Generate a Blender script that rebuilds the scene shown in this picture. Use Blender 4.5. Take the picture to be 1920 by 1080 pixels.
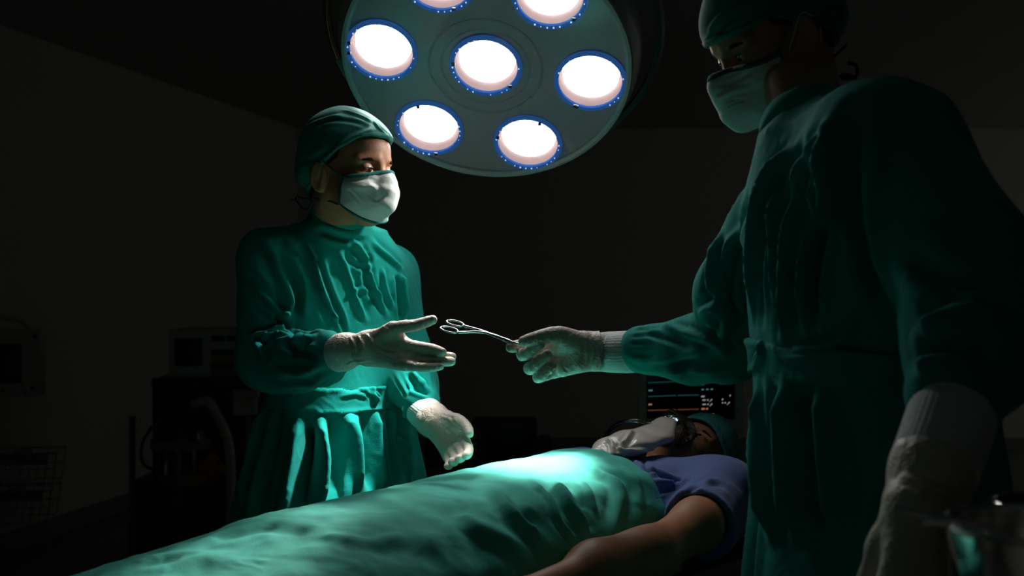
import bpy, bmesh, math, random
import numpy as np
from mathutils import Vector, Matrix

# ------------------------------------------------------------------ scene, camera, world, exposure
sc = bpy.context.scene
for o in list(bpy.data.objects):
    bpy.data.objects.remove(o)
COL = sc.collection
PI = math.pi
FPX, CH = 2133.0, 1.31            # focal length in pixels of the 1920 frame, camera height
cd = bpy.data.cameras.new('camera'); cam = bpy.data.objects.new('camera', cd); COL.objects.link(cam)
cam.location = (0, 0, CH); cam.rotation_euler = (PI/2, 0, 0)
cd.sensor_width = 36; cd.lens = FPX/1920*36; cd.clip_start = .05
cd.dof.use_dof = True; cd.dof.focus_distance = 2.28; cd.dof.aperture_fstop = 4.5
sc.camera = cam
w = bpy.data.worlds.new('world'); sc.world = w; w.use_nodes = True
w.node_tree.nodes['Background'].inputs[0].default_value = (1, .98, .93, 1)
w.node_tree.nodes['Background'].inputs[1].default_value = .07
sc.view_settings.view_transform = 'Standard'; sc.view_settings.look = 'None'
sc.view_settings.exposure = 0.0; sc.view_settings.gamma = 1; sc.view_settings.use_curve_mapping = False
sc.cycles.use_denoising = True
sc.cycles.max_bounces = 8; sc.cycles.transparent_max_bounces = 12
sc.cycles.caustics_reflective = False; sc.cycles.caustics_refractive = False
sc.cycles.sample_clamp_indirect = 3

def P(px, py, Y):                 # point of the place seen at (px, py) of the photograph, Y metres away
    return np.array([(px-960)/FPX*Y, Y, CH-(py-540)/FPX*Y])
def unit(v):
    v = np.array(v, float); return v/np.linalg.norm(v)

# ------------------------------------------------------------------ materials
def mat(name, col, rough=.6, metal=0, bump=None, sheen=0, sss=0, ior=None, emis=None, estr=0, spec=None, noise=None, coat=0):
    m = bpy.data.materials.new(name); m.use_nodes = True; nt = m.node_tree; N = nt.nodes; L = nt.links
    b = N['Principled BSDF']
    b.inputs['Base Color'].default_value = (*col, 1); b.inputs['Roughness'].default_value = rough
    b.inputs['Metallic'].default_value = metal
    if sheen: b.inputs['Sheen Weight'].default_value = sheen; b.inputs['Sheen Roughness'].default_value = .5
    if sss: b.inputs['Subsurface Weight'].default_value = sss; b.inputs['Subsurface Radius'].default_value = (.012, .006, .004); b.inputs['Subsurface Scale'].default_value = 1
    if spec is not None: b.inputs['Specular IOR Level'].default_value = spec
    if coat: b.inputs['Coat Weight'].default_value = coat
    if emis: b.inputs['Emission Color'].default_value = (*emis, 1); b.inputs['Emission Strength'].default_value = estr
    tc = N.new('ShaderNodeTexCoord')
    if noise:                     # (scale, amount): cloudy variation of the colour
        nz = N.new('ShaderNodeTexNoise'); nz.inputs['Scale'].default_value = noise[0]; nz.inputs['Detail'].default_value = 5
        L.new(tc.outputs['Object'], nz.inputs['Vector'])
        mx = N.new('ShaderNodeMix'); mx.data_type = 'RGBA'
        mx.inputs[6].default_value = (*[c*(1-noise[1]) for c in col], 1); mx.inputs[7].default_value = (*[min(1, c*(1+noise[1])) for c in col], 1)
        L.new(nz.outputs['Fac'], mx.inputs[0]); L.new(mx.outputs[2], b.inputs['Base Color'])
    last = None
    for (sca, dist, strength, kind) in (bump or []):
        if kind == 'wave':
            t = N.new('ShaderNodeTexWave'); t.inputs['Scale'].default_value = sca; t.inputs['Distortion'].default_value = dist
            t.bands_direction = 'Z'; out = t.outputs['Fac']
        elif kind == 'ridge':
            t = N.new('ShaderNodeTexNoise'); t.noise_type = 'RIDGED_MULTIFRACTAL'; t.inputs['Scale'].default_value = sca
            t.inputs['Detail'].default_value = 3; t.inputs['Distortion'].default_value = dist; out = t.outputs['Fac']
        else:
            t = N.new('ShaderNodeTexNoise'); t.inputs['Scale'].default_value = sca; t.inputs['Detail'].default_value = 4
            t.inputs['Distortion'].default_value = dist; out = t.outputs['Fac']
        L.new(tc.outputs['Object'], t.inputs['Vector'])
        bp = N.new('ShaderNodeBump'); bp.inputs['Strength'].default_value = strength; bp.inputs['Distance'].default_value = .004
        L.new(out, bp.inputs['Height'])
        if last: L.new(last.outputs[0], bp.inputs['Normal'])
        last = bp
    if last: L.new(last.outputs[0], b.inputs['Normal'])
    return m

M = {}
clothbump = [(9, .8, .5, 'noise'), (13, 1.8, .6, 'ridge'), (420, 0, .12, 'noise')]
M['gown'] = mat('gown_cloth', (.003, .27, .232), .85, bump=clothbump, sheen=.05, noise=(6, .12), spec=.1)
M['cap'] = mat('cap_cloth', (.012, .20, .165), .75, bump=clothbump, sheen=.1, noise=(9, .1), spec=.3)
M['drape'] = mat('drape_cloth', (.075, .44, .355), .8, bump=[(7, 1, .45, 'noise'), (12, 1.8, .6, 'ridge'), (420, 0, .15, 'noise')], sheen=.03, noise=(5, .1), spec=.12)
M['scrub'] = mat('scrub_cloth', (.10, .15, .36), .8, bump=clothbump, sheen=.2, noise=(8, .1), spec=.2)
M['mask'] = mat('mask_cloth', (.78, .80, .78), .8, bump=[(60, 1, .2, 'noise'), (700, 0, .15, 'noise')], sheen=.1, spec=.2)
M['inner_mask'] = mat('inner_mask_paper', (.45, .52, .55), .7, spec=.2)
M['binding'] = mat('binding_tape', (.01, .14, .125), .8, spec=.2)
M['dark_tie'] = mat('dark_tie', (.02, .045, .05), .8)
M['glove'] = mat('latex_glove', (.68, .60, .52), .45, bump=[(55, 1.2, .6, 'noise'), (60, 2.5, .35, 'ridge')], spec=.4)
M['cuff'] = mat('knit_cuff', (.68, .72, .70), .9, bump=[(260, 0, .35, 'noise')], sheen=.2, spec=.1)
M['skin'] = mat('skin', (.45, .195, .105), .5, bump=[(220, 0, .12, 'noise')], sss=.15, spec=.45, noise=(30, .12))
M['hair'] = mat('hair', (.012, .009, .008), .9, spec=.05)
M['eye'] = mat('eyeball', (.5, .47, .43), .15)
M['iris'] = mat('iris', (.03, .015, .01), .1)
M['steel'] = mat('polished_steel', (.75, .75, .73), .12, 1)
M['brushed'] = mat('brushed_steel', (.45, .45, .44), .35, 1)
M['housing'] = mat('lamp_enamel', (.45, .37, .35), .35, noise=(3, .05), coat=.3)
M['rim'] = mat('rim_highlight', (.66, .55, .54), .3, coat=.4)  # paler than the housing: the bright edge highlight is put into the colour
M['plate'] = mat('lamp_face', (.56, .345, .36), .5, noise=(4, .05))
M['reflector'] = mat('reflector_metal', (.09, .065, .064), .9, 0, spec=0, noise=(20, .2))
M['copper'] = mat('copper_reflection', (.55, .16, .06), .35, .8)
M['plastic'] = mat('cream_plastic', (.66, .63, .57), .5, noise=(4, .05))
M['grey'] = mat('grey_plastic', (.22, .22, .21), .5, noise=(5, .08))
M['dark'] = mat('dark_plastic', (.03, .03, .032), .4, noise=(5, .1))
M['black'] = mat('black_glass', (.004, .004, .005), .25)
M['orange'] = mat('orange_panel', (.50, .20, .09), .5, noise=(9, .1))
M['wood'] = mat('brown_laminate', (.30, .13, .07), .5, noise=(12, .2))
M['wall'] = mat('wall_paint', (.62, .61, .57), .9, noise=(1.2, .05), bump=[(90, 0, .1, 'noise')])
M['ceil'] = mat('ceiling_paint', (.5, .5, .46), .9, noise=(2, .05))
M['floor'] = mat('vinyl_floor', (.22, .23, .22), .4, noise=(14, .15))
M['vinyl'] = mat('black_vinyl', (.02, .022, .025), .5)
M['bag'] = mat('bag_film', (.55, .50, .46), .35, bump=[(25, 1.5, .3, 'noise')], sss=.1, coat=.4)
M['bouffant'] = mat('bouffant_cloth', (.05, .28, .27), .8, bump=[(35, 1.5, .7, 'ridge'), (90, 1, .4, 'noise')], spec=.2)
M['shoe'] = mat('white_rubber', (.5, .5, .5), .6)
M['pants'] = mat('trouser_cloth', (.01, .2, .17), .85)
for n_, c_, s_ in (('teal', (.10, .80, .75), .30), ('dteal', (.05, .55, .5), .10), ('amber', (1, .42, .22), .42), ('damber', (1, .35, .15), .10), ('whitish', (.85, .82, .9), .38)):
    M['lit_'+n_] = mat('lit_'+n_, (0, 0, 0), .5, emis=c_, estr=s_)

def thin_glass(name, tint=(1, 1, 1), rough=.03, ior=1.3, add=0):
    m = bpy.data.materials.new(name); m.use_nodes = True; N = m.node_tree.nodes; L = m.node_tree.links
    N.clear(); out = N.new('ShaderNodeOutputMaterial'); mx = N.new('ShaderNodeMixShader'); fr = N.new('ShaderNodeFresnel')
    tr = N.new('ShaderNodeBsdfTransparent'); gl = N.new('ShaderNodeBsdfGlossy')
    fr.inputs[0].default_value = ior; tr.inputs[0].default_value = (*tint, 1); gl.inputs['Roughness'].default_value = rough
    if add:
        ad = N.new('ShaderNodeMath'); ad.operation = 'ADD'; ad.use_clamp = True; ad.inputs[1].default_value = add
        L.new(fr.outputs[0], ad.inputs[0]); L.new(ad.outputs[0], mx.inputs[0])
    else: L.new(fr.outputs[0], mx.inputs[0])
    L.new(tr.outputs[0], mx.inputs[1]); L.new(gl.outputs[0], mx.inputs[2]); L.new(mx.outputs[0], out.inputs[0])
    return m
M['pane'] = thin_glass('lamp_pane', (.97, .98, 1), .05, 1.25)
M['clear'] = thin_glass('clear_plastic', (.80, .86, .86), .08, 1.4, .04)

# ------------------------------------------------------------------ object helpers
def new_obj(name, verts, faces, material, parent=None, smooth=True):
    me = bpy.data.meshes.new(name)
    verts = np.asarray(verts, dtype=np.float32)
    if isinstance(faces, np.ndarray):
        k = faces.shape[1]
        me.vertices.add(len(verts)); me.vertices.foreach_set('co', verts.ravel())
        me.loops.add(faces.size); me.loops.foreach_set('vertex_index', faces.astype(np.int32).ravel())
        me.polygons.add(len(faces)); me.polygons.foreach_set('loop_start', (np.arange(len(faces))*k).astype(np.int32))
        me.update(calc_edges=True); me.validate()
    else:
        me.from_pydata([tuple(map(float, v)) for v in verts], [], faces)
    if smooth: me.shade_smooth()
    o = bpy.data.objects.new(name, me); COL.objects.link(o)
    if material: me.materials.append(material)
    if parent: keep_parent(o, parent)
    return o
def tag(o, label=None, cat=None, group=None, kind=None):
    if label: o['label'] = label
    if cat: o['category'] = cat
    if group: o['group'] = group
    if kind: o['kind'] = kind
    return o
def empty(name, loc=(0, 0, 0)):
    o = bpy.data.objects.new(name, None); o.empty_display_size = .05; COL.objects.link(o); o.location = loc; return o
def keep_parent(o, p):           # parent, keeping world coordinates (p only translated)
    o.parent = p
    if p.parent is None: o.matrix_parent_inverse = Matrix.Translation(-p.location)
    return o

class MB:                         # collects boxes, tubes and lathes as ONE mesh
    def __init__(s): s.v = []; s.f = []
    def add(s, v, f):
        k = len(s.v); s.v += [tuple(map(float, q)) for q in v]; s.f += [tuple(i+k for i in q) for q in f]; return s
    def box(s, c, size, R=None, bev=.004):
        R = np.eye(3) if R is None else np.array(R); bm = bmesh.new(); bmesh.ops.create_cube(bm, size=1)
        for v in bm.verts: v.co = Vector((v.co.x*size[0], v.co.y*size[1], v.co.z*size[2]))
        b = min(bev, .45*min(size))
        if b > 0: bmesh.ops.bevel(bm, geom=list(bm.edges), offset=b, segments=2, affect='EDGES', profile=.7)
        bm.verts.index_update()
        v = [R @ np.array(q.co) + np.array(c) for q in bm.verts]; f = [[q.index for q in p.verts] for p in bm.faces]; bm.free()
        return s.add(v, f)
    def tube(s, pts, r, n=12, closed=False, caps=True):
        pts = [np.array(p, float) for p in pts]; m = len(pts)
        rs = [r]*m if np.isscalar(r) else list(r)
        ref = np.array([0, 0, 1.]); v = []; f = []
        prev = None
        for i, p in enumerate(pts):
            a = pts[(i-1) % m] if (closed or i > 0) else p; b = pts[(i+1) % m] if (closed or i < m-1) else p
            t = unit(b-a)
            if prev is None:
                x = np.cross(t, ref)
                if np.linalg.norm(x) < .2: x = np.cross(t, [1, 0, 0])
            else: x = prev - t*np.dot(prev, t)
            x = unit(x); prev = x; y = np.cross(t, x)
            for k in range(n):
                a_ = 2*PI*k/n; v.append(p + rs[i]*(math.cos(a_)*x + math.sin(a_)*y))
        for i in range(m if closed else m-1):
            j = (i+1) % m
            for k in range(n): f.append((i*n+k, i*n+(k+1) % n, j*n+(k+1) % n, j*n+k))
        if caps and not closed: f.append(tuple(range(n))[::-1]); f.append(tuple((m-1)*n+k for k in range(n)))
        return s.add(v, f)
    def lathe(s, prof, o=(0, 0, 0), R=None, n=64, closed=False):      # prof: (radius, height) along the local z of R
        R = np.eye(3) if R is None else np.array(R); v = []; f = []; m = len(prof)
        for (r, h) in prof:
            for k in range(n):
                a = 2*PI*k/n; v.append(R @ np.array([r*math.cos(a), r*math.sin(a), h]) + np.array(o))
        for i in range(m if closed else m-1):
            j = (i+1) % m
            for k in range(n): f.append((i*n+k, i*n+(k+1) % n, j*n+(k+1) % n, j*n+k))
        return s.add(v, f)
    def disc(s, o, R, r, n=48, h=0):
        R = np.array(R); v = [R @ np.array([0, 0, h]) + np.array(o)]
        v += [R @ np.array([r*math.cos(2*PI*k/n), r*math.sin(2*PI*k/n), h]) + np.array(o) for k in range(n)]
        return s.add(v, [(0, 1+k, 1+(k+1) % n) for k in range(n)])
    def quad(s, pts): return s.add(pts, [(0, 1, 2, 3)])
    def build(s, name, m, parent=None, smooth=True):
        o = new_obj(name, s.v, s.f, m, None, False)
        bm = bmesh.new(); bm.from_mesh(o.data); bmesh.ops.recalc_face_normals(bm, faces=bm.faces); bm.to_mesh(o.data); bm.free()
        if smooth:
            o.data.shade_smooth()
            try: o.data.set_sharp_from_angle(angle=math.radians(40))
            except Exception: pass
        if parent: keep_parent(o, parent)
        return o

def catmull(pts, sub=6):
    pts = [np.array(p, float) for p in pts]
    if len(pts) < 3:
        return [pts[0]+(pts[-1]-pts[0])*i/sub for i in range(sub+1)]
    q = [2*pts[0]-pts[1]] + pts + [2*pts[-1]-pts[-2]]; out = []
    for i in range(1, len(q)-2):
        for k in range(sub):
            t = k/sub; a, b, c, d = q[i-1:i+3]
            out.append(.5*((2*b)+(-a+c)*t+(2*a-5*b+4*c-d)*t*t+(-a+3*b-3*c+d)*t**3))
    out.append(pts[-1]); return out

# ------------------------------------------------------------------ distance-field modeller (bodies, cloth, hands)
def smin(a, b, k):
    if k <= 0: return np.minimum(a, b)
    h = np.clip(.5+.5*(b-a)/k, 0, 1)
    return b*(1-h)+a*h-k*h*(1-h)
def smax(a, b, k): return -smin(-a, -b, k)
class Field:
    def __init__(s, lo, hi, res):
        s.lo = np.array(lo, float); s.res = res
        s.n = np.maximum(4, np.ceil((np.array(hi)-s.lo)/res).astype(int)+1)
        s.ax = [(s.lo[i]+np.arange(s.n[i])*res).astype(np.float32) for i in range(3)]
        s.d = np.full(s.n, .5, np.float32)
    def sub(s, lo, hi):
        a = np.clip(np.floor((np.array(lo)-s.lo)/s.res).astype(int), 0, s.n-1)
        b = np.clip(np.ceil((np.array(hi)-s.lo)/s.res).astype(int)+1, 1, s.n)
        sl = tuple(slice(a[i], max(b[i], a[i])) for i in range(3))
        X = s.ax[0][sl[0]][:, None, None]; Y = s.ax[1][sl[1]][None, :, None]; Z = s.ax[2][sl[2]][None, None, :]
        return sl, X, Y, Z
    def put(s, sl, d, k, op):
        if op == 'u': s.d[sl] = smin(s.d[sl], d, k)
        elif op == 's': s.d[sl] = smax(s.d[sl], -d, k)
        elif op == 'i': s.d[sl] = smax(s.d[sl], d, k)
        return s
    def cone(s, a, b, ra, rb, k=.01, op='u', flat=None):
        a = np.array(a, float); b = np.array(b, float); m = max(ra, rb)+k+2.5*s.res
        sl, X, Y, Z = s.sub(np.minimum(a, b)-m, np.maximum(a, b)+m)
        ab = b-a; L2 = float(ab@ab) or 1e-9
        t = np.clip(((X-a[0])*ab[0]+(Y-a[1])*ab[1]+(Z-a[2])*ab[2])/L2, 0, 1)
        dx = X-a[0]-t*ab[0]; dy = Y-a[1]-t*ab[1]; dz = Z-a[2]-t*ab[2]
        if flat is not None:      # (direction, factor): squash the section along a direction
            u = unit(flat[0]); q = dx*u[0]+dy*u[1]+dz*u[2]; g = 1/flat[1]-1
            dx = dx+q*u[0]*g; dy = dy+q*u[1]*g; dz = dz+q*u[2]*g
        return s.put(sl, (np.sqrt(dx*dx+dy*dy+dz*dz)-(ra+t*(rb-ra))).astype(np.float32), k, op)
    def ell(s, c, r, R=None, k=.01, op='u'):
        c = np.array(c, float); R = np.eye(3) if R is None else np.array(R); r = np.array(r, float)
        m = np.abs(R)@r+k+2.5*s.res
        sl, X, Y, Z = s.sub(c-m, c+m); x, y, z = X-c[0], Y-c[1], Z-c[2]
        q = [(x*R[0, i]+y*R[1, i]+z*R[2, i]) for i in range(3)]
        k0 = np.sqrt(sum((q[i]/r[i])**2 for i in range(3))); k1 = np.sqrt(sum((q[i]/r[i]**2)**2 for i in range(3)))+1e-6
        return s.put(sl, (k0*(k0-1)/k1).astype(np.float32), k, op)
    def fn(s, f, k=0, op='u'):
        sl, X, Y, Z = s.sub(s.lo-1, s.lo+s.n*s.res+1)
        return s.put(sl, np.broadcast_to(f(X, Y, Z), s.d.shape).astype(np.float32), k, op)
    def chain(s, pts, rs, k=.01, **kw):
        for i in range(len(pts)-1): s.cone(pts[i], pts[i+1], rs[i], rs[i+1], k, **kw)
        return s
    def mesh(s, smooth=1):
        d = s.d.copy(); d[0] = d[-1] = .5; d[:, 0] = d[:, -1] = .5; d[:, :, 0] = d[:, :, -1] = .5
        sg = d < 0; nx, ny, nz = d.shape
        cnt = np.zeros((nx-1, ny-1, nz-1), np.int8)
        for i in (0, 1):
            for j in (0, 1):
                for k in (0, 1): cnt += sg[i:nx-1+i, j:ny-1+j, k:nz-1+k]
        act = (cnt > 0) & (cnt < 8); idx = np.full(act.shape, -1, np.int64); cells = np.argwhere(act); idx[act] = np.arange(len(cells))
        acc = np.zeros((len(cells), 3)); num = np.zeros(len(cells)); I = cells
        for ax in range(3):
            oth = [q for q in range(3) if q != ax]
            for a in (0, 1):
                for b in (0, 1):
                    o0 = np.zeros(3, int); o0[oth[0]] = a; o0[oth[1]] = b; o1 = o0.copy(); o1[ax] = 1
                    p0 = I+o0; p1 = I+o1
                    d0 = d[p0[:, 0], p0[:, 1], p0[:, 2]]; d1 = d[p1[:, 0], p1[:, 1], p1[:, 2]]
                    c = (d0 < 0) != (d1 < 0); t = np.where(c, d0/np.where(c, d0-d1, 1), 0)
                    pt = p0.astype(float); pt[:, ax] += t
                    acc += pt*c[:, None]; num += c
        V = acc/num[:, None]*s.res+s.lo
        F = []
        for ax in range(3):
            e = [slice(1, -1)]*3; e0 = list(e); e1 = list(e); e0[ax] = slice(0, -1); e1[ax] = slice(1, None)
            a_ = sg[tuple(e0)]; b_ = sg[tuple(e1)]; ed = np.argwhere(a_ != b_); off = np.ones(3, int); off[ax] = 0; ed = ed+off
            flip = sg[ed[:, 0], ed[:, 1], ed[:, 2]]; u, v = (ax+1) % 3, (ax+2) % 3
            def g(du, dv):
                q = ed.copy(); q[:, u] -= du; q[:, v] -= dv; return idx[q[:, 0], q[:, 1], q[:, 2]]
            Q = np.stack([g(1, 1), g(0, 1), g(0, 0), g(1, 0)], 1)
            Q[~flip] = Q[~flip][:, ::-1]; F.append(Q)
        F = np.concatenate(F); F = F[(F >= 0).all(1)]
        for _ in range(smooth): V = laplace(V, F, .5)
        return V, F
def laplace(V, F, w_):
    acc = np.zeros_like(V); num = np.zeros(len(V))
    for i in range(4):
        for j in ((i+1) % 4, (i+3) % 4):
            for c in range(3): acc[:, c] += np.bincount(F[:, i], V[F[:, j], c], len(V))
            num += np.bincount(F[:, i], minlength=len(V))
    return V*(1-w_)+w_*acc/np.maximum(num, 1)[:, None]
def normals(V, F):
    n = np.cross(V[F[:, 2]]-V[F[:, 0]], V[F[:, 3]]-V[F[:, 1]]); N = np.zeros_like(V)
    for i in range(4):
        for c in range(3): N[:, c] += np.bincount(F[:, i], n[:, c], len(V))
    return N/np.maximum(np.linalg.norm(N, axis=1), 1e-12)[:, None]
def wob(p, freq, seed, octs=3, stretch=None):     # smooth warped noise about -1..1
    rng = np.random.RandomState(seed); q = p*1.0
    if stretch is not None: q = q*np.array(stretch)
    tot = np.zeros(len(p)); amp = 1; f = freq; s_ = 0
    for o in range(octs):
        v = np.zeros(len(p))
        for k in range(4):
            dr = unit(rng.randn(3)); dw = unit(rng.randn(3)); ph = rng.rand(2)*6.28
            v += np.sin(q@dr*f+ph[0]+1.3*np.sin(q@dw*f*.6+ph[1]))
        tot += amp*v/2.2; s_ += amp; amp *= .5; f *= 1.9
    return tot/s_
def on_surface(V, N, px, py):      # visible point of a mesh at a place measured in the photograph
    a = 960+FPX*V[:, 0]/V[:, 1]; b = 540-FPX*(V[:, 2]-CH)/V[:, 1]
    r = (a-px)**2+(b-py)**2
    for lim in (5, 12, 30, 80, 400):
        m = r < lim*lim
        if m.any():
            i = np.where(m)[0]; return V[i[np.argmin(V[i, 1]+r[i]*1e-6)]]
    return V[np.argmin(r)]
def folds(V, F, lst):              # lst: (points, amplitude m, width m[, sharp]) ridges (+) and creases (-)
    N = normals(V, F); D = np.zeros(len(V))
    for it in lst:
        pts, amp, wd = it[:3]; P3 = [on_surface(V, N, *p) if len(p) == 2 else np.array(p) for p in pts]
        C = catmull(P3, 5); best = np.full(len(V), 9.); tt = np.zeros(len(V))
        lo = np.min(C, 0)-4*wd; hi = np.max(C, 0)+4*wd
        sel = np.where(((V > lo) & (V < hi)).all(1))[0]; Q = V[sel]; bb = np.full(len(sel), 9.); bt = np.zeros(len(sel))
        for i in range(len(C)-1):
            a, b = C[i], C[i+1]; ab = b-a; t = np.clip(((Q-a)@ab)/max(ab@ab, 1e-12), 0, 1)
            dd = np.linalg.norm(Q-a-t[:, None]*ab, axis=1); m = dd < bb; bb[m] = dd[m]; bt[m] = (i+t[m])/(len(C)-1)
        taper = np.clip(np.minimum(bt, 1-bt)*5+.15, 0, 1)
        prof = np.exp(-(bb/wd)**2) if len(it) < 4 else np.exp(-(bb/wd))
        side = prof - .45*np.exp(-((bb-2.0*wd)/wd)**2)
        D[sel] += amp*taper*side
    return V+N*D[:, None]

# ------------------------------------------------------------------ head
def frame(f, up=(0, 0, 1)):        # columns: forward, left, up
    f = unit(f); l = unit(np.cross(up, f)); u = np.cross(f, l); return np.stack([f, l, u], 1)
def head_field(C, R, neck, res=.0022, ears=True, ext=(.16, .13, .17)):
    C = np.array(C); T = lambda f, l, u: C+R@np.array([f, l, u], float)
    box = np.abs(R)@np.array([.15, .12, .17]); lo = C-box; hi = C+box; lo = np.minimum(lo, np.array(neck[0])-.07); hi = np.maximum(hi, np.array(neck[0])+.07)
    G = Field(lo, hi, res)
    G.ell(T(-.012, 0, .045), (.095, .075, .088), R, .01)
    G.ell(T(.03, 0, -.02), (.066, .064, .085), R, .03)
    G.ell(T(.045, 0, .05), (.052, .060, .045), R, .02)                # forehead
    for s in (1, -1):
        G.cone(T(.0, s*.052, -.045), T(.062, s*.018, -.088), .018, .016, .025)
        G.ell(T(.058, s*.044, -.018), (.025, .020, .018), R, .022)     # cheekbone
        G.cone(T(.086, s*.014, .029), T(.070, s*.052, .027), .009, .008, .014)   # brow
    G.ell(T(.066, 0, -.090), (.022, .026, .018), R, .02)
    G.ell(T(.082, 0, -.058), (.018, .028, .020), R, .02)
    for s in (1, -1): G.ell(T(.098, s*.033, .010), (.016, .019, .012), R, .012, 's')
    for s in (1, -1): G.ell(T(.0745, s*.033, .009), (.0135, .0165, .012), R, .005)
    G.cone(T(.087, 0, .018), T(.102, 0, -.022), .007, .0095, .012)
    for s in (1, -1): G.ell(T(.093, s*.013, -.027), (.011, .009, .009), R, .007)
    G.ell(T(.094, 0, -.048), (.008, .024, .006), R, .006); G.ell(T(.091, 0, -.059), (.009, .020, .007), R, .006)
    G.cone(T(.100, -.02, -.0535), T(.100, .02, -.0535), .0015, .0015, .003, 's')
    if ears:
        for s in (1, -1):
            Re = R@np.array([[math.cos(.35), -s*math.sin(.35), 0], [s*math.sin(.35), math.cos(.35), 0], [0, 0, 1]])
            Re = R@np.array(Matrix.Rotation(s*-.45, 3, 'Z'))
            G.ell(T(-.012, s*.080, -.012), (.019, .0075, .032), Re, .006)
            G.ell(T(-.008, s*.089, -.010), (.011, .006, .021), Re, .004, 's')
            G.cone(T(-.010, s*.082, .004), T(-.014, s*.084, -.016), .003, .003, .003)
            G.ell(T(-.006, s*.080, -.038), (.008, .006, .009), Re, .004)
    G.cone(T(-.022, 0, -.05), neck[0], .056, neck[1], .03)
    return G, T
def eyes(T, R, parent, gaze=(0, 0)):
    for s in (1, -1):
        b = MB(); b.lathe([(.0005, .0118)]+[(.0118*math.sin(a), .0118*math.cos(a)) for a in np.linspace(.1, PI-.05, 14)], T(.0755, s*.033, .0085), R@np.array([[0, 0, 1], [0, 1, 0], [-1, 0, 0]]), 20)
        b.build('eyeball', M['eye'], parent)

# ------------------------------------------------------------------ room
def struct(name, b, m):
    o = b.build(name, m, None, False); return tag(o, kind='structure')
CEIL = 2.6
wl0 = np.array([-2.51-.214*7.0, 5.58-7.0]); wl1 = np.array([-2.51+.214*3.62, 9.2])
dl = unit([.214, 1]); nl = np.array([-dl[1], dl[0]])
b = MB(); b.box(((-4.2+6)/2, 3.6, -.05), (11.6, 12, .1), bev=0); struct('floor', b, M['floor'])
b = MB(); b.box(((-4.2+6)/2, 3.6, CEIL+.05), (11.6, 12, .1), bev=0); struct('ceiling', b, M['ceil'])
b = MB(); Rl = np.array([[dl[0], nl[0], 0], [dl[1], nl[1], 0], [0, 0, 1]])
mid = (wl0+wl1)/2+nl*.06; b.box((mid[0], mid[1], CEIL/2), (float(np.linalg.norm(wl1-wl0))+.2, .12, CEIL), Rl, 0); struct('wall_left', b, M['wall'])
b = MB(); b.box((1.0, -.66, CEIL/2), (9.6, .12, CEIL), bev=0); struct('wall_front', b, M['wall'])
b = MB(); b.box((3.86, 1.3, CEIL/2), (.12, 4.0, CEIL), bev=0); struct('wall_right', b, M['wall'])
b = MB(); b.box((2.0, 9.26, CEIL/2), (8.6, .12, CEIL), bev=0); struct('wall_back', b, M['wall'])
b = MB(); m2 = (wl0+wl1)/2-nl*.008; b.box((m2[0], m2[1], .05), (float(np.linalg.norm(wl1-wl0)), .016, .1), Rl, .002); struct('baseboard_left', b, M['grey'])
b = MB(); b.box((2.0, 9.192, .05), (8.2, .016, .1), bev=.002); struct('baseboard_back', b, M['grey'])

# ------------------------------------------------------------------ surgical lamp
LC = P(911, 124, 2.56); LN = unit([-.10, -.67, -.74]); LR_ = .324
lx = unit(np.array([1, 0, 0])-LN*LN[0]); ly = np.cross(LN, lx); RL = np.stack([lx, ly, LN], 1)   # local z = light direction
lamp = empty('surgical_lamp', tuple(LC)); tag(lamp, 'large round ceiling-hung operating lamp with seven lit blue-ringed bulbs', 'lamp')
TL = lambda x, y, z: LC+RL@np.array([x, y, z], float)
# housing: a dome behind the face, with the mounting flange
b = MB(); b.lathe([(.318, -.006), (.330, -.02), (.345, -.05), (.350, -.085), (.335, -.12), (.28, -.155), (.18, -.18), (.06, -.19), (.001, -.19)], LC, RL, 96)
b.build('housing', M['housing'], lamp)
b = MB(); b.lathe([(LR_-.010, .004), (LR_-.004, .010), (LR_+.003, .008), (LR_+.006, -.002), (LR_+.002, -.012), (LR_-.010, -.006)], LC, RL, 96, True)
b.build('rim', M['rim'], lamp)
# bulbs: one in the middle, six round it
def solve_uv(px, py):              # where the sight line meets the plane of the lamp's face
    d = unit(P(px, py, 1)-np.array([0, 0, CH])); o = np.array([0, 0, CH]); t = (LC-o)@LN/(d@LN); q = RL.T@(o+d*t-LC); return q[0], q[1]
bp = [solve_uv(*q) for q in ((912, 125), (720, 103), (1109, 153), (818, 248), (995, 269))]
rad = np.mean([math.hypot(*q) for q in bp[1:]]); a0 = math.atan2(bp[2][1], bp[2][0])
spots = [(0, 0)]+[(rad*math.cos(a0+k*PI/3), rad*math.sin(a0+k*PI/3)) for k in range(6)]
BR = .0805
n = 144; pv = []; pf = []          # face plate with seven holes: triangulated
bm = bmesh.new(); outer = [bm.verts.new((LR_*math.cos(2*PI*k/n), LR_*math.sin(2*PI*k/n), 0)) for k in range(n)]
es = [bm.edges.new((outer[k], outer[(k+1) % n])) for k in range(n)]
for (sx, sy) in spots:
    ring = [bm.verts.new((sx+BR*math.cos(2*PI*k/40), sy+BR*math.sin(2*PI*k/40), 0)) for k in range(40)]
    es += [bm.edges.new((ring[k], ring[(k+1) % 40])) for k in range(40)]
bmesh.ops.triangle_fill(bm, use_beauty=True, use_dissolve=False, edges=es)
bm.verts.index_update()
kill = [f for f in bm.faces if any(math.hypot(f.calc_center_median().x-sx, f.calc_center_median().y-sy) < BR*.93 for sx, sy in spots)]
bmesh.ops.delete(bm, geom=kill, context='FACES_ONLY')
bm.verts.index_update()
pv = [TL(v.co.x, v.co.y, -.004) for v in bm.verts]; pf = [tuple(v.index for v in f.verts) for f in bm.faces]; bm.free()
b = MB(); b.add(pv, pf); b.build('face_plate', M['plate'], lamp, False)
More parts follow.
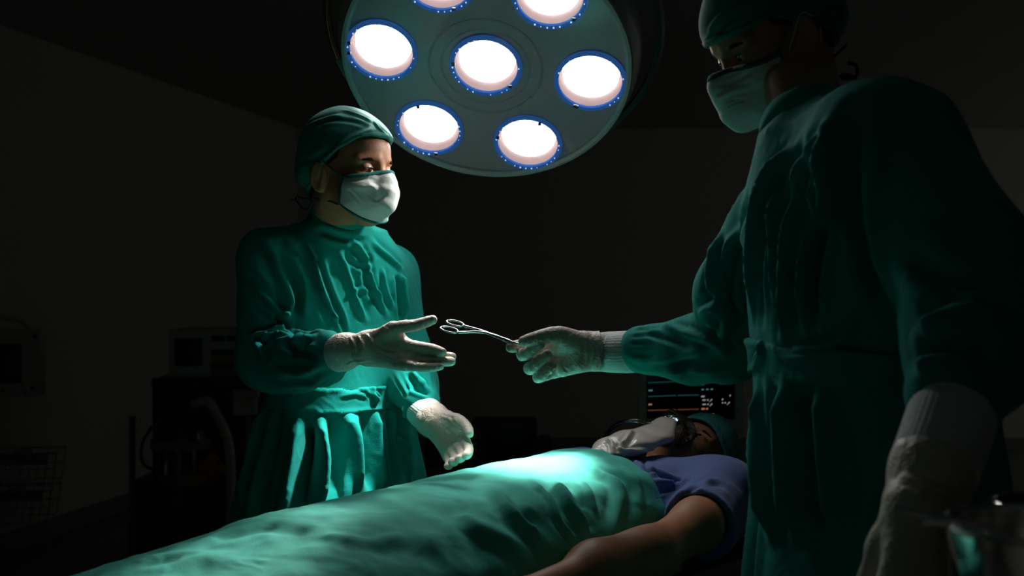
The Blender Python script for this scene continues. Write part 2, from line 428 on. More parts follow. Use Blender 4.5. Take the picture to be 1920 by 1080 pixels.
# pressed centre rings of the glass
b = MB()
for rr, th in ((.128, .0022), (.100, .0018)):
    b.lathe([(rr+th*math.cos(a), .006+th*math.sin(a)) for a in np.linspace(0, 2*PI, 8, endpoint=False)], LC, RL, 90, True)
b.build('pressed_ring', M['pane'], lamp)
b = MB(); b.disc(LC, RL, LR_-.006, 96, .006); b.build('cover_glass', M['pane'], lamp)

def emis_mat(name, col, st):
    m = bpy.data.materials.new(name); m.use_nodes = True; N = m.node_tree.nodes; N.clear()
    o = N.new('ShaderNodeOutputMaterial'); e = N.new('ShaderNodeEmission'); e.inputs[0].default_value = (*col, 1); e.inputs[1].default_value = st
    m.node_tree.links.new(e.outputs[0], o.inputs[0]); return m
M['bulb'] = emis_mat('bulb_light', (1, .97, .94), 17)
M['filter'] = mat('blue_filter', (.004, .016, .07), .8, spec=0, bump=[(60, 0, .5, 'noise')], emis=(.06, .25, .80), estr=.22, noise=(45, .8))  # weak emission stands in for bulb light scattered in the ring
M['spark'] = emis_mat('lens_glint', (.55, .8, 1), .8)  # sparkles on the filter rings, made as small glowing dots
AIM = [P(1005, 902, 2.23), P(705, 430, 2.42), P(640, 900, 2.42), P(995, 902, 2.21), P(725, 640, 2.25), P(705, 615, 2.26), P(385, 1064, 1.61)]
POW = [230, 26, 190, 190, 40, 48, 110]
for i, (sx, sy) in enumerate(spots):
    c = TL(sx, sy, 0)
    b = MB(); b.lathe([(BR*.90, -.002), (BR*.90, -.020), (BR*.86, -.038), (BR*.74, -.050), (BR*.3, -.056)], c, RL, 48)
    rf = b.build('reflector', M['reflector'], lamp)
    b = MB(); b.lathe([(BR*1.0, -.006), (BR*1.03, .002), (BR*.97, .008), (BR*.895, .004), (BR*.892, -.003)], c, RL, 56); b.build('filter_ring', M['filter'], rf)
    b = MB(); b.lathe([(.0005, -.018), (BR*.35, -.018), (BR*.66, -.020), (BR*.80, -.025), (BR*.81, -.036)], c, RL, 48)
    bu = b.build('bulb', M['bulb'], rf)
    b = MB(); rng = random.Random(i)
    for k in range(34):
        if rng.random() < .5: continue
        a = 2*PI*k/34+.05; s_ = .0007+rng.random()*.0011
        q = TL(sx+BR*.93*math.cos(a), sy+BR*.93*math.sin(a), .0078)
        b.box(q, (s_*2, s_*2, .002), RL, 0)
    fc = b.build('facet_glint', M['spark'], rf); fc['kind'] = 'stuff'
    for a in (rng.random()*6, rng.random()*6):
        b = MB(); b.box(TL(sx+BR*.90*math.cos(a), sy+BR*.90*math.sin(a), .009), (.008, .007, .004), RL, .001); b.build('clip', M['dark'], rf)
    ld = bpy.data.lights.new('bulb_beam', 'SPOT'); lo = bpy.data.objects.new('bulb_beam', ld); COL.objects.link(lo)
    pos = TL(sx, sy, .012); lo.location = Vector(pos-LC); lo.parent = lamp
    d = Vector(AIM[i]-pos); lo.rotation_euler = d.to_track_quat('-Z', 'Y').to_euler()
    ld.energy = POW[i]; ld.spot_size = math.radians([16, 46, 17, 17, 30, 18, 15][i]); ld.spot_blend = .9; ld.shadow_soft_size = .035
    ld.color = (1, .97, .92)
# suspension: a bent arm from the back of the housing up to the ceiling
bk = LC-LN*.18
b = MB(); b.tube(catmull([bk+LN*.03, bk-LN*.06, bk-LN*.10+np.array([.01, .03, .05]), np.array([bk[0]+.02, bk[1]+.17, CEIL-.05])], 6), .028, 24); b.build('suspension_arm', M['housing'], lamp)
b = MB(); b.lathe([(.001, 0), (.12, 0), (.13, .02), (.12, .05), (.04, .07)], (bk[0]+.02, bk[1]+.17, CEIL-.075), None, 40); b.build('ceiling_mount', M['housing'], lamp)
# secondary bumper ring (dark) round the back of the housing, plus a strip coloured as a copper reflection
bc = LC-LN*.13
b = MB(); b.lathe([(.392, -.012), (.398, 0), (.392, .012), (.380, .006), (.380, -.006)], bc, RL, 96, True); b.build('bumper_ring', M['dark'], lamp)
b = MB()
b.tube([bc+RL@np.array([.386*math.cos(a), .386*math.sin(a), .012]) for a in np.linspace(PI-.55, PI+.25, 20)], .0055, 10)
b.build('copper_reflection', M['copper'], lamp)
for a in np.linspace(.4, .4+2*PI, 6, endpoint=False):
    b = MB(); b.box(bc+RL@np.array([.365*math.cos(a), .365*math.sin(a), .0]), (.05, .02, .012), RL@np.array(Matrix.Rotation(a, 3, 'Z')), .003); b.build('bracket', M['housing'], lamp)
b = MB(); b.tube([bc+RL@np.array([.386*math.cos(-.62), .386*math.sin(-.62), 0])+0*LN, bc+RL@np.array([.386*math.cos(-.62), .386*math.sin(-.62), -.07])], .010, 14)
b.build('side_knob', M['brushed'], lamp)

# ------------------------------------------------------------------ people: shared builders
def smooth_keys(keys, zz):
    k = np.array(sorted(keys)); out = [np.interp(zz, k[:, 0], k[:, i]) for i in range(1, k.shape[1])]
    g = np.exp(-np.linspace(-2, 2, 17)**2); g /= g.sum()
    return [np.convolve(np.pad(o, 8, mode='edge'), g, 'valid') for o in out]
def stack(G, keys, f2, infl=0., k=.0, mod=None, power=2.25):
    f2 = unit(f2); l2 = np.array([-f2[1], f2[0]]); zs = np.array([q[0] for q in keys]); z0, z1 = zs.min(), zs.max()
    zz = np.linspace(z0, z1, 140); cx, cy, a, b = smooth_keys(keys, zz); a = a+infl; b = b+infl
    def f(X, Y, Z):
        g = lambda q: np.interp(Z.ravel(), zz, q)[None, None, :]
        A = g(a); B = g(b); dx = X-g(cx); dy = Y-g(cy); l_ = dx*l2[0]+dy*l2[1]; w_ = dx*f2[0]+dy*f2[1]
        rho = (np.abs(l_/A)**power+np.abs(w_/B)**power)**(1/power)
        if mod is not None: rho = rho/mod(np.arctan2(w_/B, l_/A), Z)
        return np.maximum((rho-1)*np.minimum(A, B)*.95, np.maximum(Z-z1, z0-Z))
    return G.fn(f, k)
def join(parts):
    V = []; F = []; n = 0
    for v, f in parts: V.append(v); F.append(f+n); n += len(v)
    return np.concatenate(V), np.concatenate(F)
def rod(pts, rs, n=48, rib=0, nrib=30, cap=True):        # ribbed soft tube, as arrays
    b = MB(); b.tube(pts, rs, n, caps=cap); v = np.array(b.v)
    if rib:
        m = len(pts)
        for i in range(m):
            c = v[i*n:(i+1)*n].mean(0); a = 2*PI*np.arange(n)/n
            v[i*n:(i+1)*n] = c+(v[i*n:(i+1)*n]-c)*(1+rib*np.cos(nrib*a))[:, None]
    return v, b.f
def local(C, R):
    def g(X, Y, Z):
        x, y, z = X-C[0], Y-C[1], Z-C[2]; return [x*R[0, i]+y*R[1, i]+z*R[2, i] for i in range(3)]
    return g
def make_mask(C, R, parent, bulge=0., name='face_mask', m=None, top=.008, fmax=9., side=.046, low=0., bind=True, seed=1, fl=None, nose=0., infl=0., chin=0.):
    T = lambda f, l, u: C+R@np.array([f, l, u], float)
    box = np.abs(R)@np.array([.16, .1, .15]); G = Field(C-box, C+box, .0019); lc = local(C, R)
    G.ell(T(.045, 0, -.035), (.072, .070, .082), R, .01)
    G.cone(T(.094, 0, .014), T(.108+nose, 0, -.018), .009, .011, .02); G.cone(T(.108+nose, 0, -.018), T(.099+bulge, 0, -.052), .011, .024, .03)
    G.cone(T(.099+bulge, 0, -.052), T(.060+bulge*.8+chin, 0, -.084), .024, .020, .030)
    for s in (1, -1): G.cone(T(.060, s*.045, -.03), T(.056+bulge*.4+chin*.5, s*.030, -.078), .024, .026, .03)
    def reg(X, Y, Z):
        f, l, u = lc(X, Y, Z); l = np.abs(l)
        a = u-(top-.16*l-.1*np.maximum(0, l-.02)); b = (side-.010*np.clip((-u-.02)/.05, 0, 1))-f; c = (-.064-low-(f-.03)*.70)-u
        return np.maximum(np.maximum(np.maximum(a, b), c), f-fmax)
    G.d -= infl; full = G.d.copy(); r = reg(G.ax[0][:, None, None], G.ax[1][None, :, None], G.ax[2][None, None, :]).astype(np.float32)
    G.d = np.maximum(np.maximum(full, r), -(full+.0045)); V, F = G.mesh(1); N = normals(V, F)
    # soft horizontal pleats
    q = (V-C)@R; fr = np.clip((-q[:, 2]-.004)/.1, 0, 1)
    D = .0011*np.sin(q[:, 2]*150+.8*np.sin(q[:, 1]*40+seed))*np.sin(fr*PI)+.0016*wob(V, 55, seed, 3, (1, 1, 1.6))
    V = V+N*D[:, None]
    if fl: V = folds(V, F, fl)
    o = new_obj(name, V, F, m or M['mask'], parent)
    if bind:
        G.d = np.maximum(np.abs(full+.001)-.0032, np.abs(r+.0022)-.0034); V, F = G.mesh(1)
        new_obj('binding', V, F, M['binding'], o)
    return o
def make_cap(C, R, parent, pouch=.0, m=None, front=.058, seed=2, fl=None, size=1., name='surgical_cap', puff=0., nape=-.062, rough=.0016):
    T = lambda f, l, u: C+R@np.array([f, l, u], float)
    box = np.abs(R)@np.array([.19, .13, .19]); G = Field(C-box, C+box, .0026); lc = local(C, R)
    G.ell(T(-.014, 0, .047), np.array((.106, .085, .099))*size, R, .01)
    G.ell(T(.035, 0, .055), (.066, .066, .055), R, .03)
    G.ell(T(-.062-pouch, 0, -.005+pouch*.3), (.056, .064, .055), R, .03)
    if puff: G.ell(T(-.05, 0, .075), (.09, .10+puff, .09+puff), R, .03); G.ell(T(.035, 0, .098), (.072, .082, .046), R, .03)
    full = G.d.copy(); X, Y, Z = G.ax[0][:, None, None], G.ax[1][None, :, None], G.ax[2][None, None, :]
    f, l, u = lc(X, Y, Z); edge = np.interp(f.ravel(), [-.16, -.09, -.035, .0, .03, .07, .1], [nape-.005, nape, -.028, .016, .040, front-.008, front]).reshape(f.shape).astype(np.float32)
    r = edge-u
    G.d = np.maximum(np.maximum(full, r), -(full+.006)); V, F = G.mesh(1); N = normals(V, F)
    D = rough*wob(V, 38, seed, 3)+.0018*np.maximum(0, wob(V, 22, seed+5, 2, (1, 1, 2.2)))
    V = V+N*D[:, None]
    if fl: V = folds(V, F, fl)
    o = new_obj(name, V, F, m or M['cap'], parent)
    G.d = np.maximum(np.abs(full+.0005)-.0028, np.abs(r+.005)-.0055); V, F = G.mesh(1); new_obj('hem', V, F, m or M['cap'], o)
    return o
def make_hair(C, R, parent):
    T = lambda f, l, u: C+R@np.array([f, l, u], float)
    box = np.abs(R)@np.array([.14, .1, .14]); G = Field(C-box, C+box, .0026); lc = local(C, R)
    G.ell(T(-.012, 0, .045), (.0975, .0775, .0905), R, .01); G.ell(T(-.04, 0, -.015), (.062, .064, .055), R, .02); X, Y, Z = G.ax[0][:, None, None], G.ax[1][None, :, None], G.ax[2][None, None, :]
    f, l, u = lc(X, Y, Z); edge = np.interp(f.ravel(), [-.12, -.05, -.03, .012, .030, .034], [-.062, -.05, -.02, -.022, -.014, .06]).reshape(f.shape)
    G.d = np.maximum(G.d, (edge-u).astype(np.float32)); V, F = G.mesh(0); return new_obj('hair', V, F, M['hair'], parent)
def face_bits(C, R, parent, openness=.0025):
    T = lambda f, l, u: C+R@np.array([f, l, u], float)
    for s in (1, -1):
        b = MB(); pts = [T(.094-.35*abs(t)*abs(t)*.05-.0035*abs(t), s*(.034+.019*t), .0285+.004*math.cos(t*1.6)) for t in np.linspace(-1, 1, 9)]
        pts = [T(.0895-.010*max(0, t)-.001, s*(.034+.020*t), .0255+.003*math.cos(t*1.6)) for t in np.linspace(-1, 1, 9)]
        b.tube(pts, [.002, .0032, .0038, .004, .004, .0038, .0032, .0025, .0012], 8); b.build('eyebrow', M['hair'], parent)
        b = MB(); pts = [T(.0885-.0075*t*t-.002*t, s*(.033+.0145*t), .0075+.003*(1-t*t)+openness) for t in np.linspace(-1, 1, 9)]
        b.tube(pts, .0010, 6); b.build('eyelash', M['hair'], parent)
        b = MB(); b.lathe([(.0005, .0128)]+[(.0128*math.sin(a), .0128*math.cos(a)) for a in np.linspace(.08, PI-.05, 16)], T(.0752, s*.033, .0085), R@np.array([[0, 0, 1], [0, 1, 0], [-1, 0, 0]]), 24)
        e = b.build('eyeball', M['eye'], parent)
        b = MB(); b.lathe([(.0002, .0132), (.003, .0131), (.0055, .0120)], T(.0752, s*.033, .0080), R@frame([1, 0, -.25])@np.array([[0, 0, 1], [0, 1, 0], [-1, 0, 0]]), 20); b.build('iris', M['iris'], e)
def hand(spec, res=.0017, shrink=0.):
    pts = [P(*q[:3]) for q in spec['arm']]+[P(*q[:3]) for f in spec['fingers'] for q in f]+[P(*q[0][:3]) for q in spec['palm']]
    pts = np.array(pts); G = Field(pts.min(0)-.06, pts.max(0)+.06, res)
    A = spec['arm']; kp = spec.get('k', .012)
    for i in range(len(A)-1): G.cone(P(*A[i][:3]), P(*A[i+1][:3]), A[i][3]-shrink, A[i+1][3]-shrink, kp, flat=spec.get('flat'))
    for (a, b) in spec['palm']: G.cone(P(*a[:3]), P(*b[:3]), a[3]-shrink, b[3]-shrink, kp)
    for f in spec['fingers']:
        q = [P(*p[:3]) for p in f]; r = [p[3]-shrink for p in f]; C = catmull(q, 3); rr = np.interp(np.linspace(0, len(q)-1, len(C)), range(len(q)), r)
        for i in range(len(C)-1): G.cone(C[i], C[i+1], rr[i], rr[i+1], .003 if i > 1 else .007)
    return G
def glove(spec, parent, fl, ring, seed=3):
    G = hand(spec)
    a, b = P(*ring[0][:3]), P(*ring[1][:3]); G.cone(a, b, ring[0][3], ring[1][3], .004)
    V, F = G.mesh(1); N = normals(V, F); wr = P(*spec['arm'][0][:3])
    near = np.exp(-((np.linalg.norm(V-wr, axis=1))/.055)**2)
    V = V+N*((.0006+.0012*near)*wob(V, 150, seed, 3))[:, None]
    V = folds(V, F, fl)
    # cut the glove open behind its rolled edge
    d = unit(b-a); k = ((V-a)@d) < -.004; keep = ~k[F].any(1); F = F[keep]
    used = np.unique(F); mp = np.full(len(V), -1); mp[used] = np.arange(len(used))
    return new_obj('glove', V[used], mp[F], M['glove'], parent)

nkz = lambda S: S['neck'][2]-.035
def figure(label, S):
    """S: the measured pose of one standing person in a gown"""
    C, R = S['C'], S['R']; f2 = S['f2']
    # --- body, one mesh
    G, T = head_field(C, R, (S['neck'], .050))
    for s in (1, -1): G.ell(T(.0885, s*.033, .0065), (.010, .0125, S.get('lid', .0028)), R, .002, 's')
    hv = G.mesh(1)
    pts = np.array([k[1:3] for k in S['torso']]); lo = [pts[:, 0].min()-.55, pts[:, 1].min()-.65, -.0]; hi = [pts[:, 0].max()+.55, pts[:, 1].max()+.65, S['neck'][2]+.12]
    B = Field(lo, hi, .009); stack(B, [k for k in S['torso'] if .85 < k[0] < nkz(S)], f2, -.030)
    B.cone(S['neck']-np.array([0, 0, .05]), S['neck']+.5*(C-S['neck']), .048, .046, .03)
    for arm in S['arms']:
        B.chain([P(*q[:3]) for q in arm], [max(.03, q[3]*.62) for q in arm], .03)
    l2 = np.array([-f2[1], f2[0], 0]); f3 = np.array([f2[0], f2[1], 0]); hip = np.array([*S['hip'], .92])
    for s in (1, -1):
        h_ = hip+l2*.09*s; kn = h_*1.0; kn = np.array([*(h_[:2]+l2[:2]*.02*s+f3[:2]*.01), .50]); an = np.array([*(kn[:2]-f3[:2]*.02), .09])
        B.chain([h_, kn, an], [.085, .055, .038], .04); B.cone(an-np.array([0, 0, .03]), an+f3*.15-np.array([0, 0, .055]), .036, .028, .03)
    parts = [hv, B.mesh(1)]
    for h in S['hands']: parts.append(hand(h, .003, .0075).mesh(1))
    V, F = join(parts); body = new_obj('person', V, F, M['skin'], None)
    tag(body, label, 'person')
    face_bits(C, R, body, S.get('lid', .0028)*.3); make_hair(C, R, body)
    # --- gown
    res = S.get('res', .0052); zmin = S['zmin']
    xs = [P(*q[:3]) for a in S['arms'] for q in a]; xs = np.array(xs+[np.array([k[1]+.3, k[2]+.3, k[0]]) for k in S['torso']]+[np.array([k[1]-.3, k[2]-.3, k[0]]) for k in S['torso']])
    G = Field([xs[:, 0].min()-.1, xs[:, 1].min()-.1, zmin-.02], [xs[:, 0].max()+.1, xs[:, 1].max()+.1, S['neck'][2]+.10], res)
    ph = S.get('phase', 0); zw = S['waist']
    def mod(th, Z):
        t = np.clip((zw-.01-Z)/.45, 0, 1); a = .012*np.clip((zw-Z)/.03, 0, 1)+.048*t
        th2 = th+.25*np.sin(2*th+ph)+.10*np.sin(5*th+Z*3)
        fo = .6*np.sin(9*th2+ph)+.45*np.sin(15*th2+1.3*ph+Z*1.5)+.25*np.sin(23*th2+2*ph)
        return 1+a*(fo+.1*np.abs(fo))
    stack(G, S['torso'], f2, 0, 0, mod)
    for (a, b, ra, rb) in S['shoulders']: G.cone(a, b, ra, rb, .05)
    for arm in S['arms']: G.chain([P(*q[:3]) for q in arm], [q[3] for q in arm], S.get('armk', .022))
    nk = S['neck']; ax = unit(C-nk+np.array([0, 0, .05])); ct = S['collar']
    G.cone(nk-ax*.03, nk+ax*ct[0], .078, ct[1], .03)
    G.cone(nk+ax*(ct[0]-.03), nk+ax*(ct[0]+.12), ct[1]-.007, ct[1]-.004, .003, 's')
    lcl = ax
    cutn = unit(ax+np.array([f2[0], f2[1], 0])*ct[2]); cp = nk+ax*ct[0]
    sl, X, Y, Z = G.sub(nk-.14, nk+.2); pl = ((X-cp[0])*cutn[0]+(Y-cp[1])*cutn[1]+(Z-cp[2])*cutn[2]); G.d[sl] = np.maximum(G.d[sl], np.broadcast_to(pl, G.d[sl].shape))
    V, F = G.mesh(1); N = normals(V, F)
    D = .0035*wob(V, 16, S['seed'], 3, (1, 1, .55))+.0035*np.maximum(0, wob(V, 30, S['seed']+1, 2, (1.2, 1.2, .6)))**2
    arml = np.full(len(V), 9.)
    for arm in S['arms']:                   # crumpling where the sleeve is gathered at the cuff and in the elbow
        for i_, w_ in ((len(arm)-1, .045), (len(arm)-3, .07)):
            c = P(*arm[i_][:3]); d_ = unit(P(*arm[len(arm)-1][:3])-P(*arm[len(arm)-2][:3]))
            q = V-c; g_ = np.exp(-(np.linalg.norm(q, axis=1)/(w_*1.3))**2)
            x1 = unit(np.cross(d_, [0, 0, 1.01])); x2 = np.cross(d_, x1); a_ = np.arctan2(q@x1, q@x2)
            if w_ < .06: D += g_*np.clip(-(q@d_)/.012, 0, 1)*.0042*np.sin(a_*15+2*np.sin(a_*3)+(q@d_)*8)
            else: D += g_*.003*wob(V, 45, S['seed']+7, 2)
    V = V+N*D[:, None]; V = folds(V, F, [(f_[0], f_[1]*1.9, *f_[2:]) for f_ in S['folds']])
    gown = new_obj('surgical_gown', V, F, M['gown'], body)
    # belt
    G = Field([xs[:, 0].min()-.02, xs[:, 1].min()-.02, S['belt'][0]-.05], [xs[:, 0].max(), xs[:, 1].max(), S['belt'][1]+.05], .004)
    stack(G, S['torso'], f2, .0055, 0); full = G.d.copy()
    Zr = G.ax[2][None, None, :]; X = G.ax[0][:, None, None]; Y = G.ax[1][None, :, None]
    zc = (S['belt'][0]+S['belt'][1])/2+.006*np.sin(X*23)+.004*np.sin(Y*31); hb = (S['belt'][1]-S['belt'][0])/2
    G.d = np.maximum(np.maximum(full, np.abs(Zr-zc)-hb), -(full+.006)).astype(np.float32); V, F = G.mesh(1); N = normals(V, F)
    q = (V[:, 2]-(S['belt'][0]+S['belt'][1])/2)/hb
    V = V+N*(.0022*wob(V, 45, S['seed']+3, 3, (1, 1, 1.8))+.0025*np.exp(-((np.abs(q)-.95)/.2)**2))[:, None]; V = folds(V, F, S['beltfolds'])
    new_obj('belt', V, F, M['gown'], gown)
    ca = unit(ax+np.array([f2[0], f2[1], 0])*S['band'][2]); fr3 = unit(np.array([f2[0], f2[1], 0])-ca*(ca@np.array([f2[0], f2[1], 0]))); Rc = np.stack([fr3, np.cross(ca, fr3), ca], 1)
    b = MB(); r0 = S['band'][1]; pr = [(r0, -.020), (r0+.006, -.020), (r0+.0045, .008), (r0+.006, .016), (r0+.003, .019), (r0-.001, .014), (r0-.002, 0)]
    b.lathe(pr, nk+ax*S['band'][0], Rc, 72, True); v = np.array(b.v); q = nk+ax*S['band'][0]
    v = v+(v-q)*(.03*wob(v, 60, 5, 2))[:, None]; new_obj('collar', v, b.f, M['gown'], gown)
    for cf in S['cuffs']:
        p = [P(*q[:3]) for q in cf]; Cc = catmull(p, 5); rr = np.interp(np.linspace(0, len(p)-1, len(Cc)), range(len(p)), [q[3] for q in cf])
        v, f = rod(Cc, rr, 120, .012, 40); new_obj('cuff', v, f, M['cuff'], gown)
    for h, fl, rg in zip(S['hands'], S['glovefolds'], S['rings']): glove(h, body, fl, rg)
    # trousers and clogs, below the gown
    b = MB()
    for s in (1, -1):
        h_ = hip+l2*.09*s; kn = np.array([*(h_[:2]+l2[:2]*.02*s+f3[:2]*.01), .50]); an = np.array([*(kn[:2]-f3[:2]*.02), .07])
        b.tube(catmull([h_-np.array([0, 0, .1]), kn, an], 8), [.105]*6+[.09]*6+[.08]*5, 24)
    b.build('trousers', M['pants'], body)
    for s in (1, -1):
        h_ = hip+l2*.09*s; kn = np.array([*(h_[:2]+l2[:2]*.02*s+f3[:2]*.01), .50]); an = np.array([*(kn[:2]-f3[:2]*.02), .05])
        G = Field(an-.25, an+.25, .006); G.cone(an-f3*.04, an+f3*.06, .048, .046, .02); G.cone(an+f3*.06, an+f3*.17-np.array([0, 0, .012]), .046, .036, .03)
        G.fn(lambda X, Y, Z: .001-Z, 0, 'i'); G.fn(lambda X, Y, Z: Z-.09, .01, 'i'); V, F = G.mesh(1); new_obj('clog', V, F, M['shoe'], body)
    return body, T

# ------------------------------------------------------------------ surgeon on the far side of the table
HR = frame([.87, -.5, -.06])
lC = P(597, 330, 2.40)+.08*HR[:, 1]+.012*HR[:, 0]+.012*HR[:, 2]
f2L = unit([.68, -.73]); l2L = np.array([-f2L[1], f2L[0]])
nkL = np.array([-.384, 2.53, 1.432])
shR, shL = P(506, 487, 2.47), P(731, 513, 2.71)
handA = dict(
    arm=[(618, 665, 2.30, .031), (655, 657, 2.275, .0315), (690, 652, 2.255, .030)],
    palm=[((690, 648, 2.255, .028), (752, 645, 2.235, .0125)), ((690, 652, 2.25, .028), (754, 660, 2.225, .0125)), ((692, 658, 2.25, .026), (752, 673, 2.218, .012)),
          ((694, 664, 2.25, .022), (748, 683, 2.215, .0115)), ((695, 640, 2.25, .019), (738, 617, 2.225, .013)), ((738, 620, 2.225, .012), (755, 640, 2.235, .012))],
    fingers=[[(728, 622, 2.228, .0135), (752, 613, 2.215, .0120), (782, 609, 2.20, .0108), (811, 600, 2.19, .0092)],
             [(750, 645, 2.235, .0120), (792, 651, 2.21, .0098), (816, 656, 2.20, .0092), (829, 661, 2.195, .0090)],
             [(752, 660, 2.228, .0115), (802, 665, 2.215, .0095), (828, 668, 2.212, .0088), (848, 669, 2.212, .0082)],
             [(752, 672, 2.218, .0112), (800, 676, 2.203, .0092), (828, 678, 2.20, .0086), (847, 678, 2.20, .0080)],
             [(748, 683, 2.213, .0108), (785, 688, 2.19, .0086), (808, 689, 2.185, .0080), (826, 687, 2.185, .0074)]])
handB = dict(
    arm=[(800, 780, 2.47, .030), (812, 788, 2.44, .0305), (826, 796, 2.42, .030)],
    palm=[((826, 794, 2.42, .026), (868, 823, 2.37, .0115)), ((824, 797, 2.42, .027), (857, 834, 2.375, .0115)), ((822, 800, 2.42, .026), (846, 845, 2.385, .011)),
          ((820, 804, 2.425, .023), (838, 853, 2.395, .0105)), ((838, 787, 2.415, .018), (862, 796, 2.375, .015))],
    fingers=[[(850, 788, 2.395, .0150), (866, 793, 2.365, .0125), (876, 803, 2.345, .0108), (880, 813, 2.33, .0092)],
             [(868, 822, 2.37, .0112), (878, 838, 2.325, .0092), (878, 850, 2.295, .0088), (874, 854, 2.275, .0084)],
             [(857, 834, 2.375, .0110), (866, 850, 2.325, .0090), (865, 859, 2.295, .0086), (860, 860, 2.278, .0082)],
             [(846, 844, 2.385, .0105), (853, 859, 2.335, .0088), (852, 866, 2.305, .0084), (847, 866, 2.29, .0080)],
             [(838, 852, 2.395, .0100), (842, 866, 2.35, .0082), (842, 872, 2.33, .0078), (839, 874, 2.315, .0074)]])
S = dict(C=lC, R=HR, f2=f2L, neck=nkL, collar=(.050, .066, .30), hip=(-.40, 2.6), waist=1.055, seed=11, phase=.6, zmin=.30, res=.0040, lid=.0004,
    torso=[(.30, -.42, 2.61, .29, .22), (.6, -.42, 2.61, .26, .20), (.85, -.415, 2.605, .225, .170), (1.0, -.40, 2.60, .185, .138), (1.05, -.392, 2.60, .172, .125), (1.13, -.388, 2.60, .176, .128),
           (1.25, -.386, 2.60, .182, .128), (1.33, -.386, 2.59, .178, .115), (1.38, -.386, 2.575, .15, .095), (1.43, -.386, 2.56, .08, .075)],
    shoulders=[(np.array([-.43, 2.52, 1.395]), shR, .055, .066), (np.array([-.34, 2.60, 1.395]), shL, .055, .062)],
    arms=[[(506, 487, 2.47, .068), (503, 672, 2.47, .066), (560, 680, 2.39, .062), (600, 672, 2.335, .055), (617, 666, 2.305, .046)],
          [(731, 513, 2.71, .064), (757, 660, 2.63, .056), (775, 720, 2.55, .054), (790, 757, 2.49, .043)]],
    band=(.046, .062, .30),
    cuffs=[[(610, 668, 2.315, .028), (622, 665, 2.30, .0385), (635, 662, 2.288, .0385), (650, 658, 2.277, .0365)],
           [(778, 752, 2.53, .035), (795, 772, 2.475, .0375), (812, 786, 2.44, .035)]],
    hands=[handA, handB],
    rings=[[(643, 660, 2.284, .0392), (646, 659.3, 2.2835, .0392)], [(809, 786, 2.447, .0385), (812, 788, 2.441, .0385)]],
    glovefolds=[[([(668, 626), (676, 638), (678, 655)], .0022, .0028), ([(684, 622), (694, 634), (700, 648)], .002, .003), ([(655, 628), (660, 645), (664, 665)], .002, .0028), ([(715, 612), (724, 620), (728, 632)], .0018, .0026),
                 ([(650, 690), (668, 682), (690, 678)], .0018, .003), ([(700, 640), (722, 652), (750, 654)], -.0012, .003), ([(698, 655), (725, 665), (755, 668)], -.001, .0025), ([(700, 668), (725, 676), (750, 680)], -.001, .0025)],
                [([(840, 778), (846, 788), (852, 800)], -.002, .003), ([(826, 776), (838, 784), (848, 786)], .0014, .003), ([(830, 800), (845, 812), (862, 818)], -.0012, .003), ([(845, 808), (855, 818), (868, 820)], .001, .003)]],
    folds=[([(577, 462), (592, 500), (612, 550), (632, 600), (644, 640)], .009, .0055, 1), ([(588, 462), (603, 500), (622, 548), (640, 596), (650, 625)], -.006, .005), ([(567, 465), (582, 505), (603, 555), (625, 610)], -.007, .008),
           ([(756, 512), (757, 540), (762, 592)], .008, .006, 1), ([(748, 515), (750, 545), (755, 595)], -.006, .006), ([(520, 462), (545, 505), (559, 550), (557, 600)], -.012, .010), ([(508, 470), (530, 520), (545, 565), (550, 605)], .008, .010),
           ([(448, 510), (490, 550), (535, 592), (572, 620)], .011, .007), ([(455, 535), (495, 575), (530, 605), (560, 622)], -.008, .009), ([(464, 628), (500, 620), (530, 612), (550, 618)], .010, .006), ([(475, 640), (505, 634), (540, 624)], -.007, .006),
           ([(490, 668), (487, 640), (500, 627), (525, 620)], .008, .005), ([(553, 648), (566, 636), (580, 628)], .010, .007), ([(530, 640), (560, 660), (590, 672)], -.006, .008), ([(515, 700), (560, 700), (600, 690)], .006, .008), ([(500, 715), (545, 722), (590, 722)], -.004, .007),
           ([(640, 470), (655, 510), (672, 560), (690, 600)], .005, .006), ([(665, 450), (690, 490), (700, 530), (730, 590)], .006, .006), ([(700, 470), (690, 520), (712, 570)], -.004, .006), ([(700, 450), (735, 480), (760, 505)], .004, .006), ([(655, 545), (690, 540), (730, 560)], .003, .005),
           ([(650, 480), (675, 500), (705, 510)], -.003, .005), ([(720, 500), (728, 540), (742, 580)], .004, .005), ([(600, 430), (640, 450), (690, 452)], -.005, .006),
           ([(602, 790), (605, 850), (600, 950)], .016, .010), ([(585, 790), (582, 850), (570, 960)], -.018, .015), ([(625, 775), (632, 850), (632, 940)], -.010, .012), ([(655, 770), (668, 830), (675, 920)], .012, .013), ([(692, 765), (688, 830), (700, 920)], -.010, .010),
           ([(708, 770), (712, 840), (722, 920)], .010, .009), ([(735, 765), (738, 830), (745, 900)], -.008, .008), ([(755, 770), (762, 830), (772, 900)], .010, .008), ([(560, 790), (550, 860), (525, 970)], .010, .012), ([(520, 760), (505, 850), (480, 960)], -.010, .014), ([(485, 760), (470, 850), (450, 950)], .010, .012),
           ([(770, 690), (785, 705), (800, 725)], .006, .006), ([(775, 720), (790, 728), (810, 738)], -.005, .006), ([(760, 640), (775, 665), (790, 690)], .006, .008)],
    belt=(1.048, 1.088) if False else (1.040, 1.092),
    beltfolds=[([(700, 720), (706, 740), (712, 755)], .007, .005), ([(690, 735), (702, 742), (716, 750)], .005, .004), ([(640, 745), (670, 742), (700, 748)], .003, .004), ([(752, 710), (756, 735), (758, 760)], .005, .005)])
surgL, TLh = figure('person in teal gown and cap, right gloved hand held out open to receive forceps', S)
